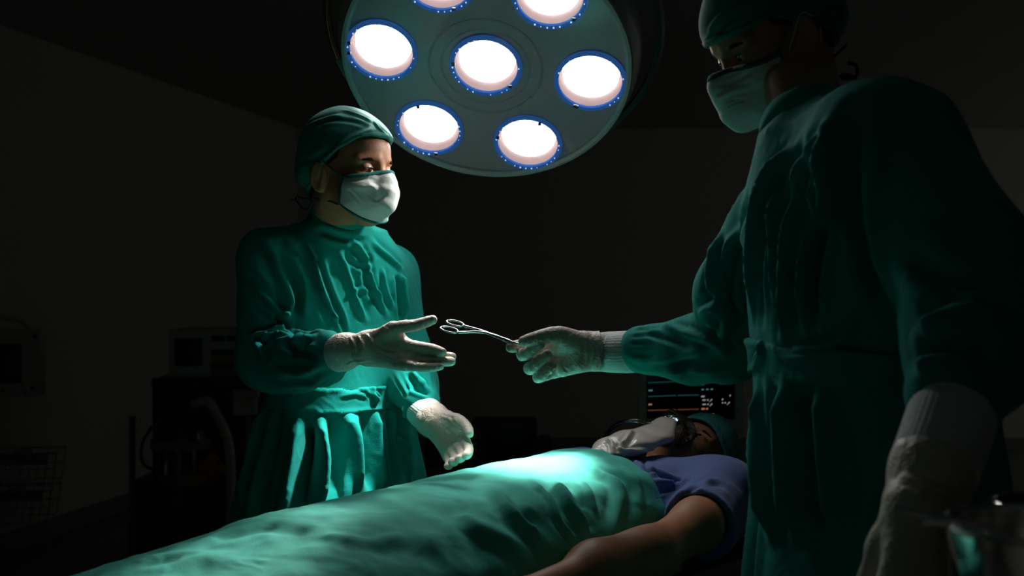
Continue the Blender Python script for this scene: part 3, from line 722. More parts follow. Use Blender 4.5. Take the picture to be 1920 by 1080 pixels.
maskL = make_mask(lC, HR, surgL, seed=1, fl=[([(648, 358), (660, 370), (680, 388)], -.0022, .0028), ([(694, 366), (710, 374), (728, 366)], -.0018, .0026), ([(690, 340), (706, 352), (712, 372)], .0014, .005), ([(655, 352), (690, 350), (722, 352)], .0012, .006), ([(652, 336), (680, 332), (705, 332)], -.0010, .003), ([(670, 395), (695, 398), (718, 388)], .0012, .006)])
make_cap(lC, HR, surgL, .0, front=.079, fl=[([(700, 218), (715, 238), (730, 268), (735, 285)], .003, .003), ([(640, 202), (670, 210), (700, 224)], .003, .004), ([(600, 225), (650, 222), (690, 232)], -.003, .005), ([(640, 280), (670, 255), (705, 240)], .003, .006), ([(565, 240), (600, 222), (640, 212)], .003, .005), ([(556, 300), (585, 300), (610, 285)], -.003, .006)])
for side in (-1, 1):
    b = MB(); b.tube(catmull([TLh(.047, side*.071, -.012), TLh(.02, side*.079, .004), TLh(-.002, side*.083, .022)], 5), .0022, 8); b.build('tie', M['binding'], maskL)
    b = MB(); b.tube(catmull([TLh(.034, side*.066, -.070), TLh(.0, side*.064, -.062), TLh(-.05, side*.055, -.058), TLh(-.085, side*.02, -.058)], 6), .0018, 8); b.build('tie', M['dark_tie'], maskL)
b = MB(); b.tube(catmull([TLh(-.078, -.035, -.058), TLh(-.095, -.05, -.056), TLh(-.085, -.06, -.066), TLh(-.062, -.062, -.082), TLh(-.045, -.064, -.078), TLh(-.04, -.064, -.066), TLh(-.055, -.06, -.058), TLh(-.078, -.035, -.058)], 6), .0018, 8)
b.tube(catmull([TLh(-.075, -.04, -.06), TLh(-.095, -.05, -.062), TLh(-.108, -.052, -.062)], 5), .0018, 8); b.build('tie_bow', M['dark_tie'], maskL)

# ------------------------------------------------------------------ surgeon on the near side, passing the forceps
pt = math.radians(30); ya = math.radians(14)
HR2 = frame([-math.cos(ya)*math.cos(pt), -math.sin(ya)*math.cos(pt), -math.sin(pt)])
rC = P(1515, 64, 1.78)-.08*HR2[:, 1]+.012*HR2[:, 0]+.012*HR2[:, 2]
f2R = unit([-.98, -.21])
nkR = P(1526, 250, 1.68)
shN, shF = P(1688, 296, 1.46), P(1458, 388, 1.84)
handC = dict(
    arm=[(1150, 659, 2.115, .031), (1120, 659, 2.11, .031), (1096, 658, 2.11, .030)], k=.013,
    palm=[((1096, 652, 2.11, .027), (1044, 634, 2.135, .016)), ((1096, 655, 2.11, .028), (1038, 652, 2.14, .015)), ((1096, 661, 2.11, .028), (1045, 674, 2.14, .015)), ((1097, 667, 2.11, .025), (1056, 692, 2.135, .014)),
          ((1088, 645, 2.095, .022), (1048, 630, 2.085, .015)), ((1085, 676, 2.10, .020), (1058, 690, 2.11, .016)), ((1060, 638, 2.095, .020), (1012, 641, 2.112, .012)), ((1056, 645, 2.11, .020), (1030, 650, 2.115, .014))],
    fingers=[[(1060, 634, 2.085, .0175), (1036, 628, 2.075, .0145), (1004, 634, 2.068, .0115), (982, 640, 2.07, .0098)],
             [(1040, 638, 2.135, .0140), (996, 642, 2.145, .0112), (972, 648, 2.125, .0105), (958, 651, 2.105, .0100)],
             [(1036, 654, 2.14, .0135), (984, 664, 2.125, .0118), (987, 662, 2.09, .0112), (1012, 646, 2.070, .0098)],
             [(1045, 674, 2.14, .0130), (996, 690, 2.125, .0115), (1000, 687, 2.09, .0110), (1026, 665, 2.075, .0098)],
             [(1056, 690, 2.135, .0125), (1013, 706, 2.12, .0105), (1014, 704, 2.095, .0102), (1034, 686, 2.083, .0090)]])
handD = dict(
    arm=[(1762, 850, 1.222, .0440), (1744, 893, 1.21, .0420), (1722, 948, 1.19, .0325)], k=.014,
    palm=[((1722, 950, 1.185, .028), (1668, 1095, 1.165, .0135)), ((1722, 955, 1.18, .028), (1700, 1115, 1.15, .0135)), ((1726, 955, 1.18, .026), (1730, 1120, 1.145, .013)), ((1730, 955, 1.18, .022), (1757, 1110, 1.145, .012)),
          ((1700, 950, 1.195, .020), (1652, 1035, 1.20, .016))],
    fingers=[[(1660, 1010, 1.20, .0155), (1640, 1060, 1.21, .0125), (1622, 1105, 1.215, .0108), (1612, 1150, 1.215, .0095)],
             [(1668, 1095, 1.165, .0118), (1655, 1165, 1.165, .0102), (1662, 1210, 1.16, .0095), (1672, 1245, 1.155, .0085)],
             [(1700, 1115, 1.15, .0118), (1695, 1195, 1.145, .0104), (1702, 1245, 1.14, .0096), (1712, 1280, 1.135, .0086)],
             [(1730, 1118, 1.145, .0114), (1735, 1190, 1.135, .0100), (1742, 1235, 1.13, .0094), (1750, 1268, 1.125, .0084)],
             [(1757, 1108, 1.145, .0105), (1770, 1165, 1.14, .0090), (1776, 1200, 1.135, .0084), (1780, 1225, 1.13, .0076)]])
S = dict(C=rC, R=HR2, f2=f2R, neck=nkR, collar=(.010, .070, -.25), hip=(.50, 1.66), waist=1.19, seed=23, phase=2.1, zmin=.32, res=.0052, lid=.0040,
    torso=[(.30, 0.550, 1.66, .29, .23), (.6, 0.545, 1.66, .27, .20), (.85, 0.535, 1.66, .245, .172), (1.0, 0.525, 1.66, .23, .152), (1.11, 0.520, 1.66, .215, .146), (1.185, 0.514, 1.66, .205, .142), (1.235, 0.512, 1.655, .205, .147),
           (1.33, 0.510, 1.65, .208, .152), (1.41, 0.494, 1.645, .195, .140), (1.475, 0.468, 1.64, .15, .115), (1.53, 0.452, 1.66, .08, .075)],
    shoulders=[(np.array([.458, 1.63, 1.495]), shN, .066, .080), (np.array([.445, 1.70, 1.475]), shF, .06, .066), (np.array([.490, 1.60, 1.515]), shN+np.array([-.03, .03, .022]), .068, .080)],
    arms=[[(1458, 388, 1.84, .072), (1382, 550, 1.89, .070), (1366, 645, 1.94, .064), (1296, 657, 2.00, .056), (1205, 656, 2.07, .043)],
          [(1688, 296, 1.46, .084), (1800, 490, 1.40, .084), (1826, 640, 1.33, .080), (1790, 738, 1.28, .056)]],
    armk=.026,
    band=(-.002, .0745, -.25),
    cuffs=[[(1215, 657, 2.06, .037), (1175, 660, 2.09, .0385), (1140, 660, 2.115, .0375), (1110, 659, 2.11, .034)],
           [(1800, 730, 1.275, .044), (1780, 795, 1.25, .0470), (1755, 868, 1.22, .0460), (1738, 900, 1.205, .041)]],
    hands=[handC, handD],
    rings=[[(1121, 659, 2.11, .0375), (1118, 659, 2.11, .0375)], [(1751, 876, 1.217, .0455), (1749, 881, 1.215, .0455)]],
    glovefolds=[[([(995, 632), (998, 640), (1000, 646)], .0016, .0022), ([(1005, 628), (1009, 638), (1012, 643)], .0018, .0022), ([(1016, 624), (1022, 634), (1024, 642)], -.0014, .0024), ([(1045, 640), (1040, 632), (1050, 622)], -.002, .003), ([(1052, 650), (1068, 640), (1080, 625)], .0012, .004),
                 ([(1090, 630), (1098, 660), (1092, 690)], -.0014, .004), ([(1108, 632), (1110, 660), (1108, 690)], .0018, .0025), ([(1034, 672), (1050, 680), (1062, 700)], -.0022, .0025), ([(1030, 690), (1036, 700), (1034, 712)], .0018, .0022)],
                [([(1690, 885), (1720, 900), (1780, 920)], .0022, .003), ([(1690, 900), (1720, 912), (1760, 925)], -.0016, .003)]],
    folds=[([(1545, 240), (1500, 330), (1478, 430), (1470, 560), (1465, 640)], .009, .008), ([(1500, 270), (1455, 350), (1430, 450), (1425, 600)], -.009, .010), ([(1480, 270), (1435, 350), (1412, 450), (1408, 600)], .008, .008), ([(1525, 260), (1528, 360), (1515, 480), (1505, 620)], .008, .007, 1), ([(1540, 270), (1545, 360), (1530, 480), (1520, 620)], -.009, .008),
           ([(1560, 250), (1545, 300), (1550, 360), (1600, 450)], .008, .010), ([(1610, 200), (1590, 300), (1610, 420), (1660, 560)], -.014, .016), ([(1470, 300), (1452, 420), (1448, 560)], .006, .006), ([(1610, 600), (1560, 640), (1480, 660)], .006, .008),
           ([(1345, 440), (1330, 520), (1345, 560)], .008, .008), ([(1400, 380), (1375, 470), (1360, 560), (1390, 620)], -.009, .009), ([(1310, 590), (1340, 575), (1362, 600), (1350, 640)], .009, .007), ([(1320, 620), (1355, 640), (1375, 665)], -.008, .007), ([(1240, 608), (1280, 625), (1330, 640)], .006, .006), ([(1220, 690), (1280, 680), (1340, 665)], -.005, .006), ([(1250, 700), (1310, 695), (1370, 690)], .005, .006), ([(1205, 620), (1240, 632), (1290, 655)], -.004, .005),
           ([(1420, 720), (1425, 850), (1440, 1000)], .012, .012), ([(1445, 720), (1450, 850), (1465, 1000)], -.012, .012), ([(1470, 720), (1478, 850), (1490, 1000)], .012, .012), ([(1505, 720), (1515, 850), (1530, 1000)], -.010, .014), ([(1540, 720), (1555, 850), (1570, 1000)], .010, .014),
           ([(1730, 620), (1800, 590), (1880, 600)], .010, .012), ([(1730, 660), (1790, 650), (1870, 670)], -.009, .012), ([(1725, 700), (1770, 690), (1830, 710)], .009, .010), ([(1700, 480), (1770, 520), (1850, 520)], -.008, .014)],
    belt=(1.180, 1.228), beltfolds=[([(1420, 640), (1425, 670), (1415, 700)], .008, .006), ([(1440, 650), (1480, 672), (1540, 660)], .006, .006)])
surgR, TRh = figure('tall person in dark green gown with back to camera side, handing over the forceps', S)
maskR = make_mask(rC, HR2, surgR, bulge=.012, nose=.016, chin=.046, seed=4, side=.040, low=.0, top=.004, fl=[([(1345, 140), (1370, 130), (1395, 112)], .003, .004), ([(1340, 160), (1375, 150), (1405, 135)], -.003, .004), ([(1340, 190), (1365, 175), (1400, 165)], .0035, .004), ([(1350, 205), (1370, 195), (1395, 190)], -.003, .003)])
inner = make_mask(rC, HR2, surgR, bulge=-.02, nose=-.02, seed=8, side=.016, low=.016, name='inner_mask', m=M['inner_mask'], bind=False, top=-.014, fmax=.050, infl=.003)
capR = make_cap(rC, HR2, surgR, .016, front=.046, seed=9, fl=[([(1325, 60), (1345, 30), (1375, 10)], .003, .004), ([(1322, 90), (1345, 60), (1375, 30)], -.003, .004), ([(1330, 100), (1365, 72), (1400, 55)], .002, .004)])
for side in (-1, 1):
    b = MB(); b.tube(catmull([TRh(.030, side*.071, -.025), TRh(.010, side*.083, .0), TRh(-.010, side*.092, .022), TRh(-.028, side*.090, .010)], 5), .0014, 8)
    b.tube(catmull([TRh(.022, side*.070, -.066), TRh(.002, side*.080, -.05), TRh(-.018, side*.090, -.035), TRh(-.030, side*.091, -.012)], 5), .0014, 8); b.build('ear_loop', M['inner_mask'], inner)
    b = MB(); b.tube(catmull([TRh(.030, side*.066, -.074), TRh(-.01, side*.068, -.068), TRh(-.06, side*.062, -.062), TRh(-.10, side*.02, -.062)], 6), .0022, 8); b.build('tie', M['dark_tie'], maskR)
    b = MB(); b.tube(catmull([TRh(.042, side*.071, -.014), TRh(.02, side*.080, .008), TRh(-.002, side*.084, .026)], 5), .0024, 8); b.build('tie', M['binding'], maskR)
b = MB(); q0 = P(1590, 118, 1.74); b.tube(catmull([q0, P(1604, 122, 1.73), P(1606, 142, 1.73), P(1585, 147, 1.74), P(1576, 143, 1.74), P(1590, 141, 1.74), P(1612, 156, 1.73)], 6), .0030, 8); b.build('tie_bow', M['dark_tie'], maskR)
b = MB(); b.tube(catmull([P(1538, 34, 1.75), P(1552, 18, 1.74), P(1570, 14, 1.74), P(1574, 24, 1.74), P(1562, 36, 1.74), P(1540, 42, 1.75)], 6), .0034, 8); b.build('cap_tie', M['dark_tie'], capR)

# ------------------------------------------------------------------ forceps
fc = empty('forceps', tuple(P(915, 630, 2.12))); tag(fc, 'slim shiny steel ring-handled forceps passed between the two surgeons', 'forceps')
def loop(cx, cy, Y, rx, ry, ang, n=28):
    out = []
    c = P(cx, cy, Y); e1 = unit(np.array([math.cos(ang), 0, -math.sin(ang)])); e2 = unit(np.array([0.05, .93, .36]))
    for k in range(n):
        a = 2*PI*k/n; out.append(c+e1*rx*math.cos(a)+e2*ry*math.sin(a))
    return out
for (cx, cy, Y, s_) in ((853.5, 606, 2.155, 1), (842.5, 618, 2.115, -1)):
    b = MB(); b.tube(loop(cx, cy, Y, .0165, .0115, .22), .0016, 10, closed=True); b.build('finger_ring', M['steel'], fc)
    b = MB(); st = P(cx+17, cy+5, Y); b.tube(catmull([st, P(905, 622+s_*-1.2, 2.135+s_*.006), P(948, 637, 2.11)], 8), [.0022]*6+[.0024]*6+[.003]*5, 10); b.build('shank', M['steel'], fc)
b = MB(); b.tube([P(944, 636, 2.116), P(956, 640.5, 2.104)], .0040, 14); b.build('box_joint', M['steel'], fc)
for s_ in (1, -1):
    b = MB(); b.tube([P(952, 639, 2.106+s_*.001), P(985, 649, 2.088+s_*.0015), P(1000, 652, 2.085+s_*.002)], [.0026, .0018, .0012], 10); b.build('jaw', M['steel'], fc)
b = MB(); b.box((P(876, 613, 2.142)+P(874, 619, 2.125))/2, (.006, .014, .003), bev=.001); b.build('ratchet', M['steel'], fc)

# ------------------------------------------------------------------ patient, table, drape
PO = np.array([.41, 2.62, 0.]); PH = np.array([-.671, -.741, 0]); PN = np.array([.741, -.671, 0]); ZT = .785
W = lambda t, s, z: PO+PH*t+PN*s+np.array([0, 0, z])
headward = -PH
HR3 = frame(unit(np.array([0, 0, 1])+PH*.16+PN*.10), headward)
pC = np.array([.400, 2.625, .892])
Rt = np.stack([PH, PN, np.array([0, 0, 1])], 1)
tb = empty('operating_table', tuple(W(.8, 0, 0))); tag(tb, 'padded operating table carrying the draped patient', 'table')
b = MB(); b.box(W(.86, 0, ZT-.035), (2.06, .60, .07), Rt, .02); b.build('mattress', M['vinyl'], tb)
b = MB(); b.box(W(.86, 0, ZT-.09), (2.04, .56, .035), Rt, .006); b.build('table_top', M['brushed'], tb)
for s_ in (1, -1):
    b = MB(); b.box(W(.86, s_*.315, ZT-.09), (1.7, .012, .03), Rt, .003)
    for t in (.2, .8, 1.4): b.box(W(t, s_*.296, ZT-.09), (.03, .035, .02), Rt, .002)
    b.build('side_rail', M['steel'], tb)
b = MB(); b.box(W(.75, 0, .42), (.34, .26, .56), Rt, .02); b.build('column', M['brushed'], tb)
b = MB(); b.box(W(.75, 0, .075), (1.0, .45, .13), Rt, .03); b.build('base', M['grey'], tb)
for t in (.36, 1.14):
    for s_ in (1, -1): b = MB(); b.tube([W(t, s_*.16-.012, .03), W(t, s_*.16+.012, .03)], .029, 20); b.build('caster', M['dark'], tb)
G = Field(W(-.03, 0, ZT)-.26, W(-.03, 0, ZT)+.26, .006)
lc = local(W(-.04, 0, ZT+.022), Rt)
def pil(X, Y, Z):
    f, l, u = lc(X, Y, Z); return ((np.abs(f/.15)**3.2+np.abs(l/.20)**3.2+np.abs(u/.028)**2.2)**(1/2.4)-1)*.03
G.fn(pil, 0); V, F = G.mesh(1); tag(new_obj('pillow', V, F, M['vinyl'], None), 'dark flat pillow under the patient head', 'pillow')

G, TP = head_field(pC, HR3, (W(.20, .0, .875), .058)); hv = G.mesh(1)
armp = [W(.20, .20, .885), W(.40, .275, .862), W(.58, .285, .836), W(.70, .275, .832), W(.86, .255, .823)]
armf = [W(.20, -.20, .875), W(.40, -.24, .85), W(.60, -.25, .835), W(.86, -.22, .823)]
B = Field(np.minimum(W(0, 0, .7), W(1.8, 0, .7))-.45, np.maximum(W(0, 0, .7), W(1.8, 0, .7))+.45, .009)
B.lo[2]; B = Field([B.lo[0], B.lo[1], .76], [B.lo[0]+B.n[0]*.009, B.lo[1]+B.n[1]*.009, 1.05], .007)
for s_ in (-.09, 0, .09): B.cone(W(.26, s_, .866), W(.62, s_, .86), .074, .072, .04)
B.cone(W(.15, 0, .885), W(.26, 0, .87), .052, .07, .04)
B.cone(W(.22, -.18, .872), W(.22, .18, .872), .06, .06, .04)
for s_ in (1, -1):
    B.cone(W(.62, s_*.07, .860), W(.84, s_*.10, .862), .07, .07, .04); B.chain([W(.84, s_*.10, .862), W(1.25, s_*.09, .838), W(1.62, s_*.08, .825)], [.07, .045, .034], .03)
    B.cone(W(1.62, s_*.08, .83), W(1.67, s_*.09, .895), .036, .026, .02)
B.chain(armf, [.052, .042, .037, .027], .03)
V0 = B.mesh(1)
G = Field(np.min(armp, 0)-.12, np.max(armp, 0)+.12, .0036)
G.chain(armp, [.058, .046, .0385, .0385, .0255], .03); G.cone(W(.56, .285, .838), W(.70, .27, .835), .036, .036, .05)
hd = armp[-1]
G.cone(hd, W(.93, .25, .815), .025, .022, .02, flat=([0, 0, 1], .75))
for k_, (ds, ln) in enumerate(((-.027, .075), (-.009, .088), (.009, .085), (.026, .068))):
    G.chain([W(.93, .25+ds*.8, .815), W(.96, .25+ds, .812), W(.96+ln*.55, .25+ds*1.1, .808), W(.96+ln, .25+ds*1.1, .798)], [.012, .0095, .0085, .0072], .004)
G.chain([W(.88, .235, .82), W(.92, .205, .825), W(.95, .195, .815)], [.014, .011, .009], .006)
V1 = G.mesh(1)
V, F = join([hv, V0, V1]); patient = new_obj('person', V, F, M['skin'], None)
tag(patient, 'person lying on the table in blue scrub top, covered by green drape', 'person')
face_bits(pC, HR3, patient, .0); make_hair(pC, HR3, patient)
make_cap(pC, HR3, patient, .02, m=M['bouffant'], front=.050, seed=31, size=1.10, name='bouffant_cap', puff=.012, nape=-.05, rough=.004)
# scrub top
G = Field(np.minimum(W(.05, 0, .75), W(.6, 0, .75))-.36, np.maximum(W(.05, 0, .75), W(.6, 0, .75))+.36, .0045); G = Field([G.lo[0], G.lo[1], .77], [G.lo[0]+G.n[0]*.0045, G.lo[1]+G.n[1]*.0045, 1.05], .0045)
for s_ in (-.11, 0, .11): G.cone(W(.25, s_*.9, .868), W(.60, s_*.9, .862), .082, .080, .04)
G.cone(W(.19, -.15, .88), W(.19, .15, .88), .062, .062, .04)
for s_, ar in ((1, armp), (-1, armf)):
    kf = 1 if s_ > 0 else .84; a = ar[0]+np.array([0, 0, -.003]); q = ar[0]+(ar[1]-ar[0])*.95; G.cone(a-PN*.03*s_, a+PN*.012*s_, .075*kf, .072*kf, .03); G.cone(a, q+np.array([0, 0, -.004]), .074*kf, .066*kf, .03)
    G.cone(W(.25, s_*.22, .835), q-np.array([0, 0, .022]), .052, .042, .03)
    d = unit(ar[1]-ar[0]); cp = ar[0]+(ar[1]-ar[0])*.86
    sl, X, Y, Z = G.sub(G.lo-1, G.lo+G.n*G.res+1); pl = (X-cp[0])*d[0]+(Y-cp[1])*d[1]+(Z-cp[2])*d[2]; sd = .185-s_*((X-PO[0])*PN[0]+(Y-PO[1])*PN[1])
    inter = np.minimum(pl, -sd)                     # positive beyond the hem of the sleeve
    G.d = np.maximum(G.d, inter).astype(np.float32)
    # hollow hem
    G.cone(cp-d*.02, cp+d*.05, .052, .058, .003, 's')
G.cone(W(.04, 0, .93), W(.22, 0, .965), .062, .045, .012, 's')
G.cone(W(.0, 0, .90), W(.15, 0, .885), .062, .06, .01, 's')
X, Y, Z = G.ax[0][:, None, None], G.ax[1][None, :, None], G.ax[2][None, None, :]
tq = (X-PO[0])*PH[0]+(Y-PO[1])*PH[1]; sq = np.abs((X-PO[0])*PN[0]+(Y-PO[1])*PN[1])
G.d = np.maximum(G.d, np.minimum(tq-.395, .207-sq)).astype(np.float32)
V, F = G.mesh(1); N = normals(V, F); V = V+N*(.004*wob(V, 20, 41, 3)+.004*np.maximum(0, wob(V, 34, 43, 2)))[:, None]
V = folds(V, F, [([(1215, 875), (1245, 890), (1275, 900)], -.012, .008), ([(1225, 900), (1260, 905), (1300, 890)], .008, .007), ([(1290, 930), (1310, 905), (1345, 893)], .006, .008), ([(1275, 940), (1295, 915), (1320, 900)], -.008, .007), ([(1180, 855), (1200, 868), (1230, 880)], .006, .006),
                 ([(1225, 925), (1260, 912), (1275, 895)], -.005, .004), ([(1300, 990), (1330, 950), (1360, 920)], .006, .010), ([(1200, 858), (1215, 875), (1222, 890)], -.006, .006)])
new_obj('scrub_top', V, F, M['scrub'], patient)
# oxygen mask with reservoir bag
om = empty('oxygen_mask', tuple(TP(.13, 0, -.04))); tag(om, 'clear oxygen mask with crumpled reservoir bag over patient nose and mouth', 'oxygen mask')
G = Field(pC-.2, pC+.2, .0022)
G.ell(TP(.085, 0, -.045), (.052, .040, .060), HR3, .01); G.cone(TP(.098, 0, -.005), TP(.118, 0, -.045), .018, .020, .03); full = G.d.copy()
lc = local(pC, HR3); f, l, u = lc(G.ax[0][:, None, None], G.ax[1][None, :, None], G.ax[2][None, None, :])
G.d = np.maximum(np.maximum(full, .072+.5*l*l*10*0-.0*u-f), -(full+.0022)).astype(np.float32); V, F = G.mesh(1); new_obj('mask_shell', V, F, M['clear'], om)
b = MB(); b.tube(catmull([TP(.132, 0, -.047), TP(.146, 0, -.060), TP(.134, 0, -.090)], 5), [.013]*5+[.011]*6, 20); b.build('connector', M['clear'], om)
b = MB(); q = TP(.16, 0, -.075)
for s_ in (1, -1):
    b = MB(); b.lathe([(.0005, .006), (.008, .005), (.011, 0), (.011, -.003)], TP(.108, s_*.033, -.040), HR3@np.array([[0, 1, 0], [-s_, 0, 0], [0, 0, s_]]).T, 24); b.build('valve', M['clear'], om)
bagpts = [(TP(.138, 0, -.085), .012), (P(1214, 818, 2.47), .032), (P(1178, 829, 2.44), .040), (P(1142, 842, 2.41), .032), (P(1118, 847, 2.39), .014)]
G = Field(np.min([p for p, r in bagpts], 0)-.12, np.max([p for p, r in bagpts], 0)+.12, .0028)
for i in range(len(bagpts)-1): G.cone(bagpts[i][0], bagpts[i+1][0], bagpts[i][1], bagpts[i+1][1], .02, flat=([0, 0, 1], .62)); G.cone(bagpts[i][0]+PN*.025, bagpts[i+1][0]+PN*.04, bagpts[i][1]*.7, bagpts[i+1][1]*.7, .03, flat=([0, 0, 1], .5)); 
V, F = G.mesh(1); N = normals(V, F); V = V+N*(.0025*(1-2*np.abs(wob(V, 24, 51, 2))))[:, None]
V = folds(V, F, [([(1185, 803), (1175, 818), (1158, 836)], .008, .005), ([(1137, 820), (1145, 828), (1150, 845)], .008, .004), ([(1155, 835), (1190, 843), (1235, 850)], .007, .004), ([(1150, 825), (1160, 832), (1180, 838)], -.005, .005)])
new_obj('reservoir_bag', V, F, M['bag'], om)
b = MB(); b.tube(catmull([TP(.136, 0, -.088), P(1225, 797, 2.50), P(1195, 789, 2.49), P(1165, 792, 2.52), P(1145, 805, 2.58), P(1128, 835, 2.66), P(1115, 900, 2.75), P(1110, 1000, 2.80)], 7), .0048, 12); b.build('oxygen_tube', M['clear'], om)
b = MB()
for s_ in (1, -1):
    b = MB(); b.tube(catmull([TP(.075, s_*.055, -.045), TP(.04, s_*.078, -.03), TP(.0, s_*.090, .0), TP(-.04, s_*.085, .01)], 6), .0013, 8); b.build('strap', M['clear'], om)

# drape
nt, ns = 420, 300; t0, t1 = .33, 1.86
vv = np.zeros((nt, ns, 3))
tk = [.33, .38, .45, .6, .75, .95, 1.1, 1.3, 1.44, 1.6, 1.68, 1.74, 1.86]
hk = [.962, .970, .964, .959, .953, .942, .930, .898, .872, .888, .960, .950, .83]
for i in range(nt):
    t = t0+(t1-t0)*i/(nt-1); zr = np.interp(t, tk, hk)
    wn = np.interp(t, [.33, .55, .8, 1.0, 1.4, 1.86], [.195, .205, .22, .235, .25, .25]); open_ = float(np.clip((t-.95)/.2, 0, 1))
    far = [(-.335, .45), (-.330, .70), (-.322, ZT-.02), (-.30, ZT+.010), (-.25, ZT+.02), (-wn, ZT+.5*(zr-ZT)), (-wn*.78, ZT+.84*(zr-ZT)), (-wn*.4, ZT+.975*(zr-ZT)), (0, zr), (wn*.4, ZT+.965*(zr-ZT)), (wn*.74, ZT+.83*(zr-ZT)), (wn*.95, ZT+.5*(zr-ZT)), (wn*1.0, ZT+.2*(zr-ZT))]
    z1 = ZT+.012
    near_c = [(wn*1.0, z1+.02), (wn*1.0, z1+.012), (wn*1.0+.004, z1+.006), (wn*1.0+.006, z1+.002), (wn*1.0+.008, z1)]
    near_o = [(wn*1.06, ZT+.03), (.28, ZT+.02), (.318, ZT-.01), (.330, .70), (.338, .45)]
    near = [(a[0]*(1-open_)+b_[0]*open_, a[1]*(1-open_)+b_[1]*open_) for a, b_ in zip(near_c, near_o)]
    pl = np.array(far+near); L_ = np.concatenate([[0], np.cumsum(np.linalg.norm(np.diff(pl, axis=0), axis=1))]); L_ += np.arange(len(L_))*1e-5
    tt = np.linspace(0, L_[-1], ns)
    # smooth the corners
    a_ = np.interp(tt, L_, pl[:, 0]); z_ = np.interp(tt, L_, pl[:, 1]); g = np.exp(-np.linspace(-2, 2, 15)**2); g /= g.sum()
    a_ = np.convolve(np.pad(a_, 7, mode='edge'), g, 'valid'); z_ = np.convolve(np.pad(z_, 7, mode='edge'), g, 'valid')
    sl_ = .05*np.clip(a_/.2, -1, 1)*(1-i/(nt-1))**6           # the neck edge slants on the near side
    for j in (0,): pass
    vv[i] = PO+PH*(t+sl_)[:, None]+PN*a_[:, None]; vv[i, :, 2] = z_
for _ in range(3): vv[1:-1] = .25*vv[:-2]+.5*vv[1:-1]+.25*vv[2:]
V = vv.reshape(-1, 3); I = np.arange(nt*ns).reshape(nt, ns)
F = np.stack([I[:-1, :-1], I[:-1, 1:], I[1:, 1:], I[1:, :-1]], -1).reshape(-1, 4); N = normals(V, F)
if N[I[nt//2, ns//2], 2] < 0: F = F[:, ::-1].copy(); N = -N
Q = np.stack([(V-PO)@PH, (V-PO)@PN, V[:, 2]], 1)
D = .0035*wob(Q, 13, 61, 3, (1, 1.3, 1.3))+.0030*(1-2*np.abs(wob(Q, 21, 63, 3, (.8, 1.5, 1))))*np.clip(.4+Q[:, 1]*4, .2, 1)+.0018*wob(Q, 70, 64, 2)
D += .012*np.sin(Q[:, 0]*34+2*np.sin(Q[:, 0]*9))*np.clip((ZT-.03-V[:, 2])/.15, 0, 1)
V = V+N*(D+.006)[:, None]
V = folds(V, F, [([(1040, 905), (1065, 940), (1090, 972), (1100, 1000)], .012, .011), ([(1060, 900), (1085, 925), (1100, 955)], -.007, .010), ([(920, 910), (950, 950), (985, 985), (1010, 1000)], .011, .014), ([(955, 940), (985, 965), (1005, 975)], -.006, .012), ([(860, 960), (890, 985), (930, 1000), (980, 1020)], .008, .016),
                 ([(1110, 880), (1150, 900), (1165, 940), (1150, 1000)], .008, .012), ([(1140, 880), (1180, 905), (1190, 960)], -.006, .010), ([(1000, 900), (1030, 930), (1050, 975), (1080, 1010)], .007, .007), ([(1090, 900), (1110, 930), (1120, 965)], .006, .006), ([(1165, 870), (1195, 900), (1205, 940)], .005, .007),
                 ([(400, 1010), (450, 1000), (520, 985)], -.005, .022), ([(510, 975), (560, 985), (600, 990)], .005, .016), ([(260, 1062), (300, 1050), (340, 1045)], -.005, .016), ([(350, 1045), (400, 1045), (450, 1060)], .004, .022), ([(600, 1000), (680, 1015), (760, 1005)], .004, .012), ([(780, 940), (840, 960), (890, 950)], -.004, .02), ([(700, 1040), (760, 1035), (840, 1045)], -.004, .02), ([(1075, 860), (1100, 870), (1125, 890)], .004, .008)])
dr = new_obj('surgical_drape', V, F, M['drape'], None)
md = dr.modifiers.new('thickness', 'SOLIDIFY'); md.thickness = .0022; md.offset = 1
tag(dr, 'pale green surgical drape with bright light patch spread over the patient body', 'drape')

# ------------------------------------------------------------------ equipment
def quad_rot(yaw):                 # columns: right, depth, up for a device turned by yaw (0 = facing the camera)
    c, s = math.cos(yaw), math.sin(yaw); return np.array([[c, -s, 0], [s, c, 0], [0, 0, 1.]])
# patient monitor behind the table head
Yk = 3.9; mw, mh = 2*.18, .30
mc = P(1296, 715, Yk); Rm = quad_rot(-.10)
mon = empty('patient_monitor', tuple(mc)); tag(mon, 'grey patient monitor with dark screen showing teal and orange traces', 'monitor')
Lm = lambda x, y, z: mc+Rm@np.array([x, y, z], float)
HW = 99/FPX*Yk; SL, SR = (1213-1296)/FPX*Yk, (1376-1296)/FPX*Yk; ST, SB = .135, -(785-715)/FPX*Yk; BB = -(815-715)/FPX*Yk
b = MB(); b.box(Lm(0, .06, (ST+.03+BB)/2), (2*HW, .12, ST+.03-BB), Rm, .012); b.build('casing', M['plastic'], mon)
b = MB(); b.box(Lm((SL+SR)/2, -.002, (ST+SB)/2), (SR-SL, .008, ST-SB), Rm, .002); scr = b.build('screen', M['black'], mon)
def px2m(px, py): return (px-1296)/FPX*Yk, -(py-715)/FPX*Yk
def mark(b, x0, y0, x1, y1, skew=0.):   # little slanted strokes on the screen, y up
    ax_, ay = px2m(x0, y0); bx_, by = px2m(x1, y1)
    for yy in (-.0065,):
        b.quad([Lm(ax_, yy, by), Lm(bx_, yy, by), Lm(bx_+skew, yy, ay), Lm(ax_+skew, yy, ay)])
tr = lambda zx, zy: (1190+zx*.1296, 680+zy*.1296)
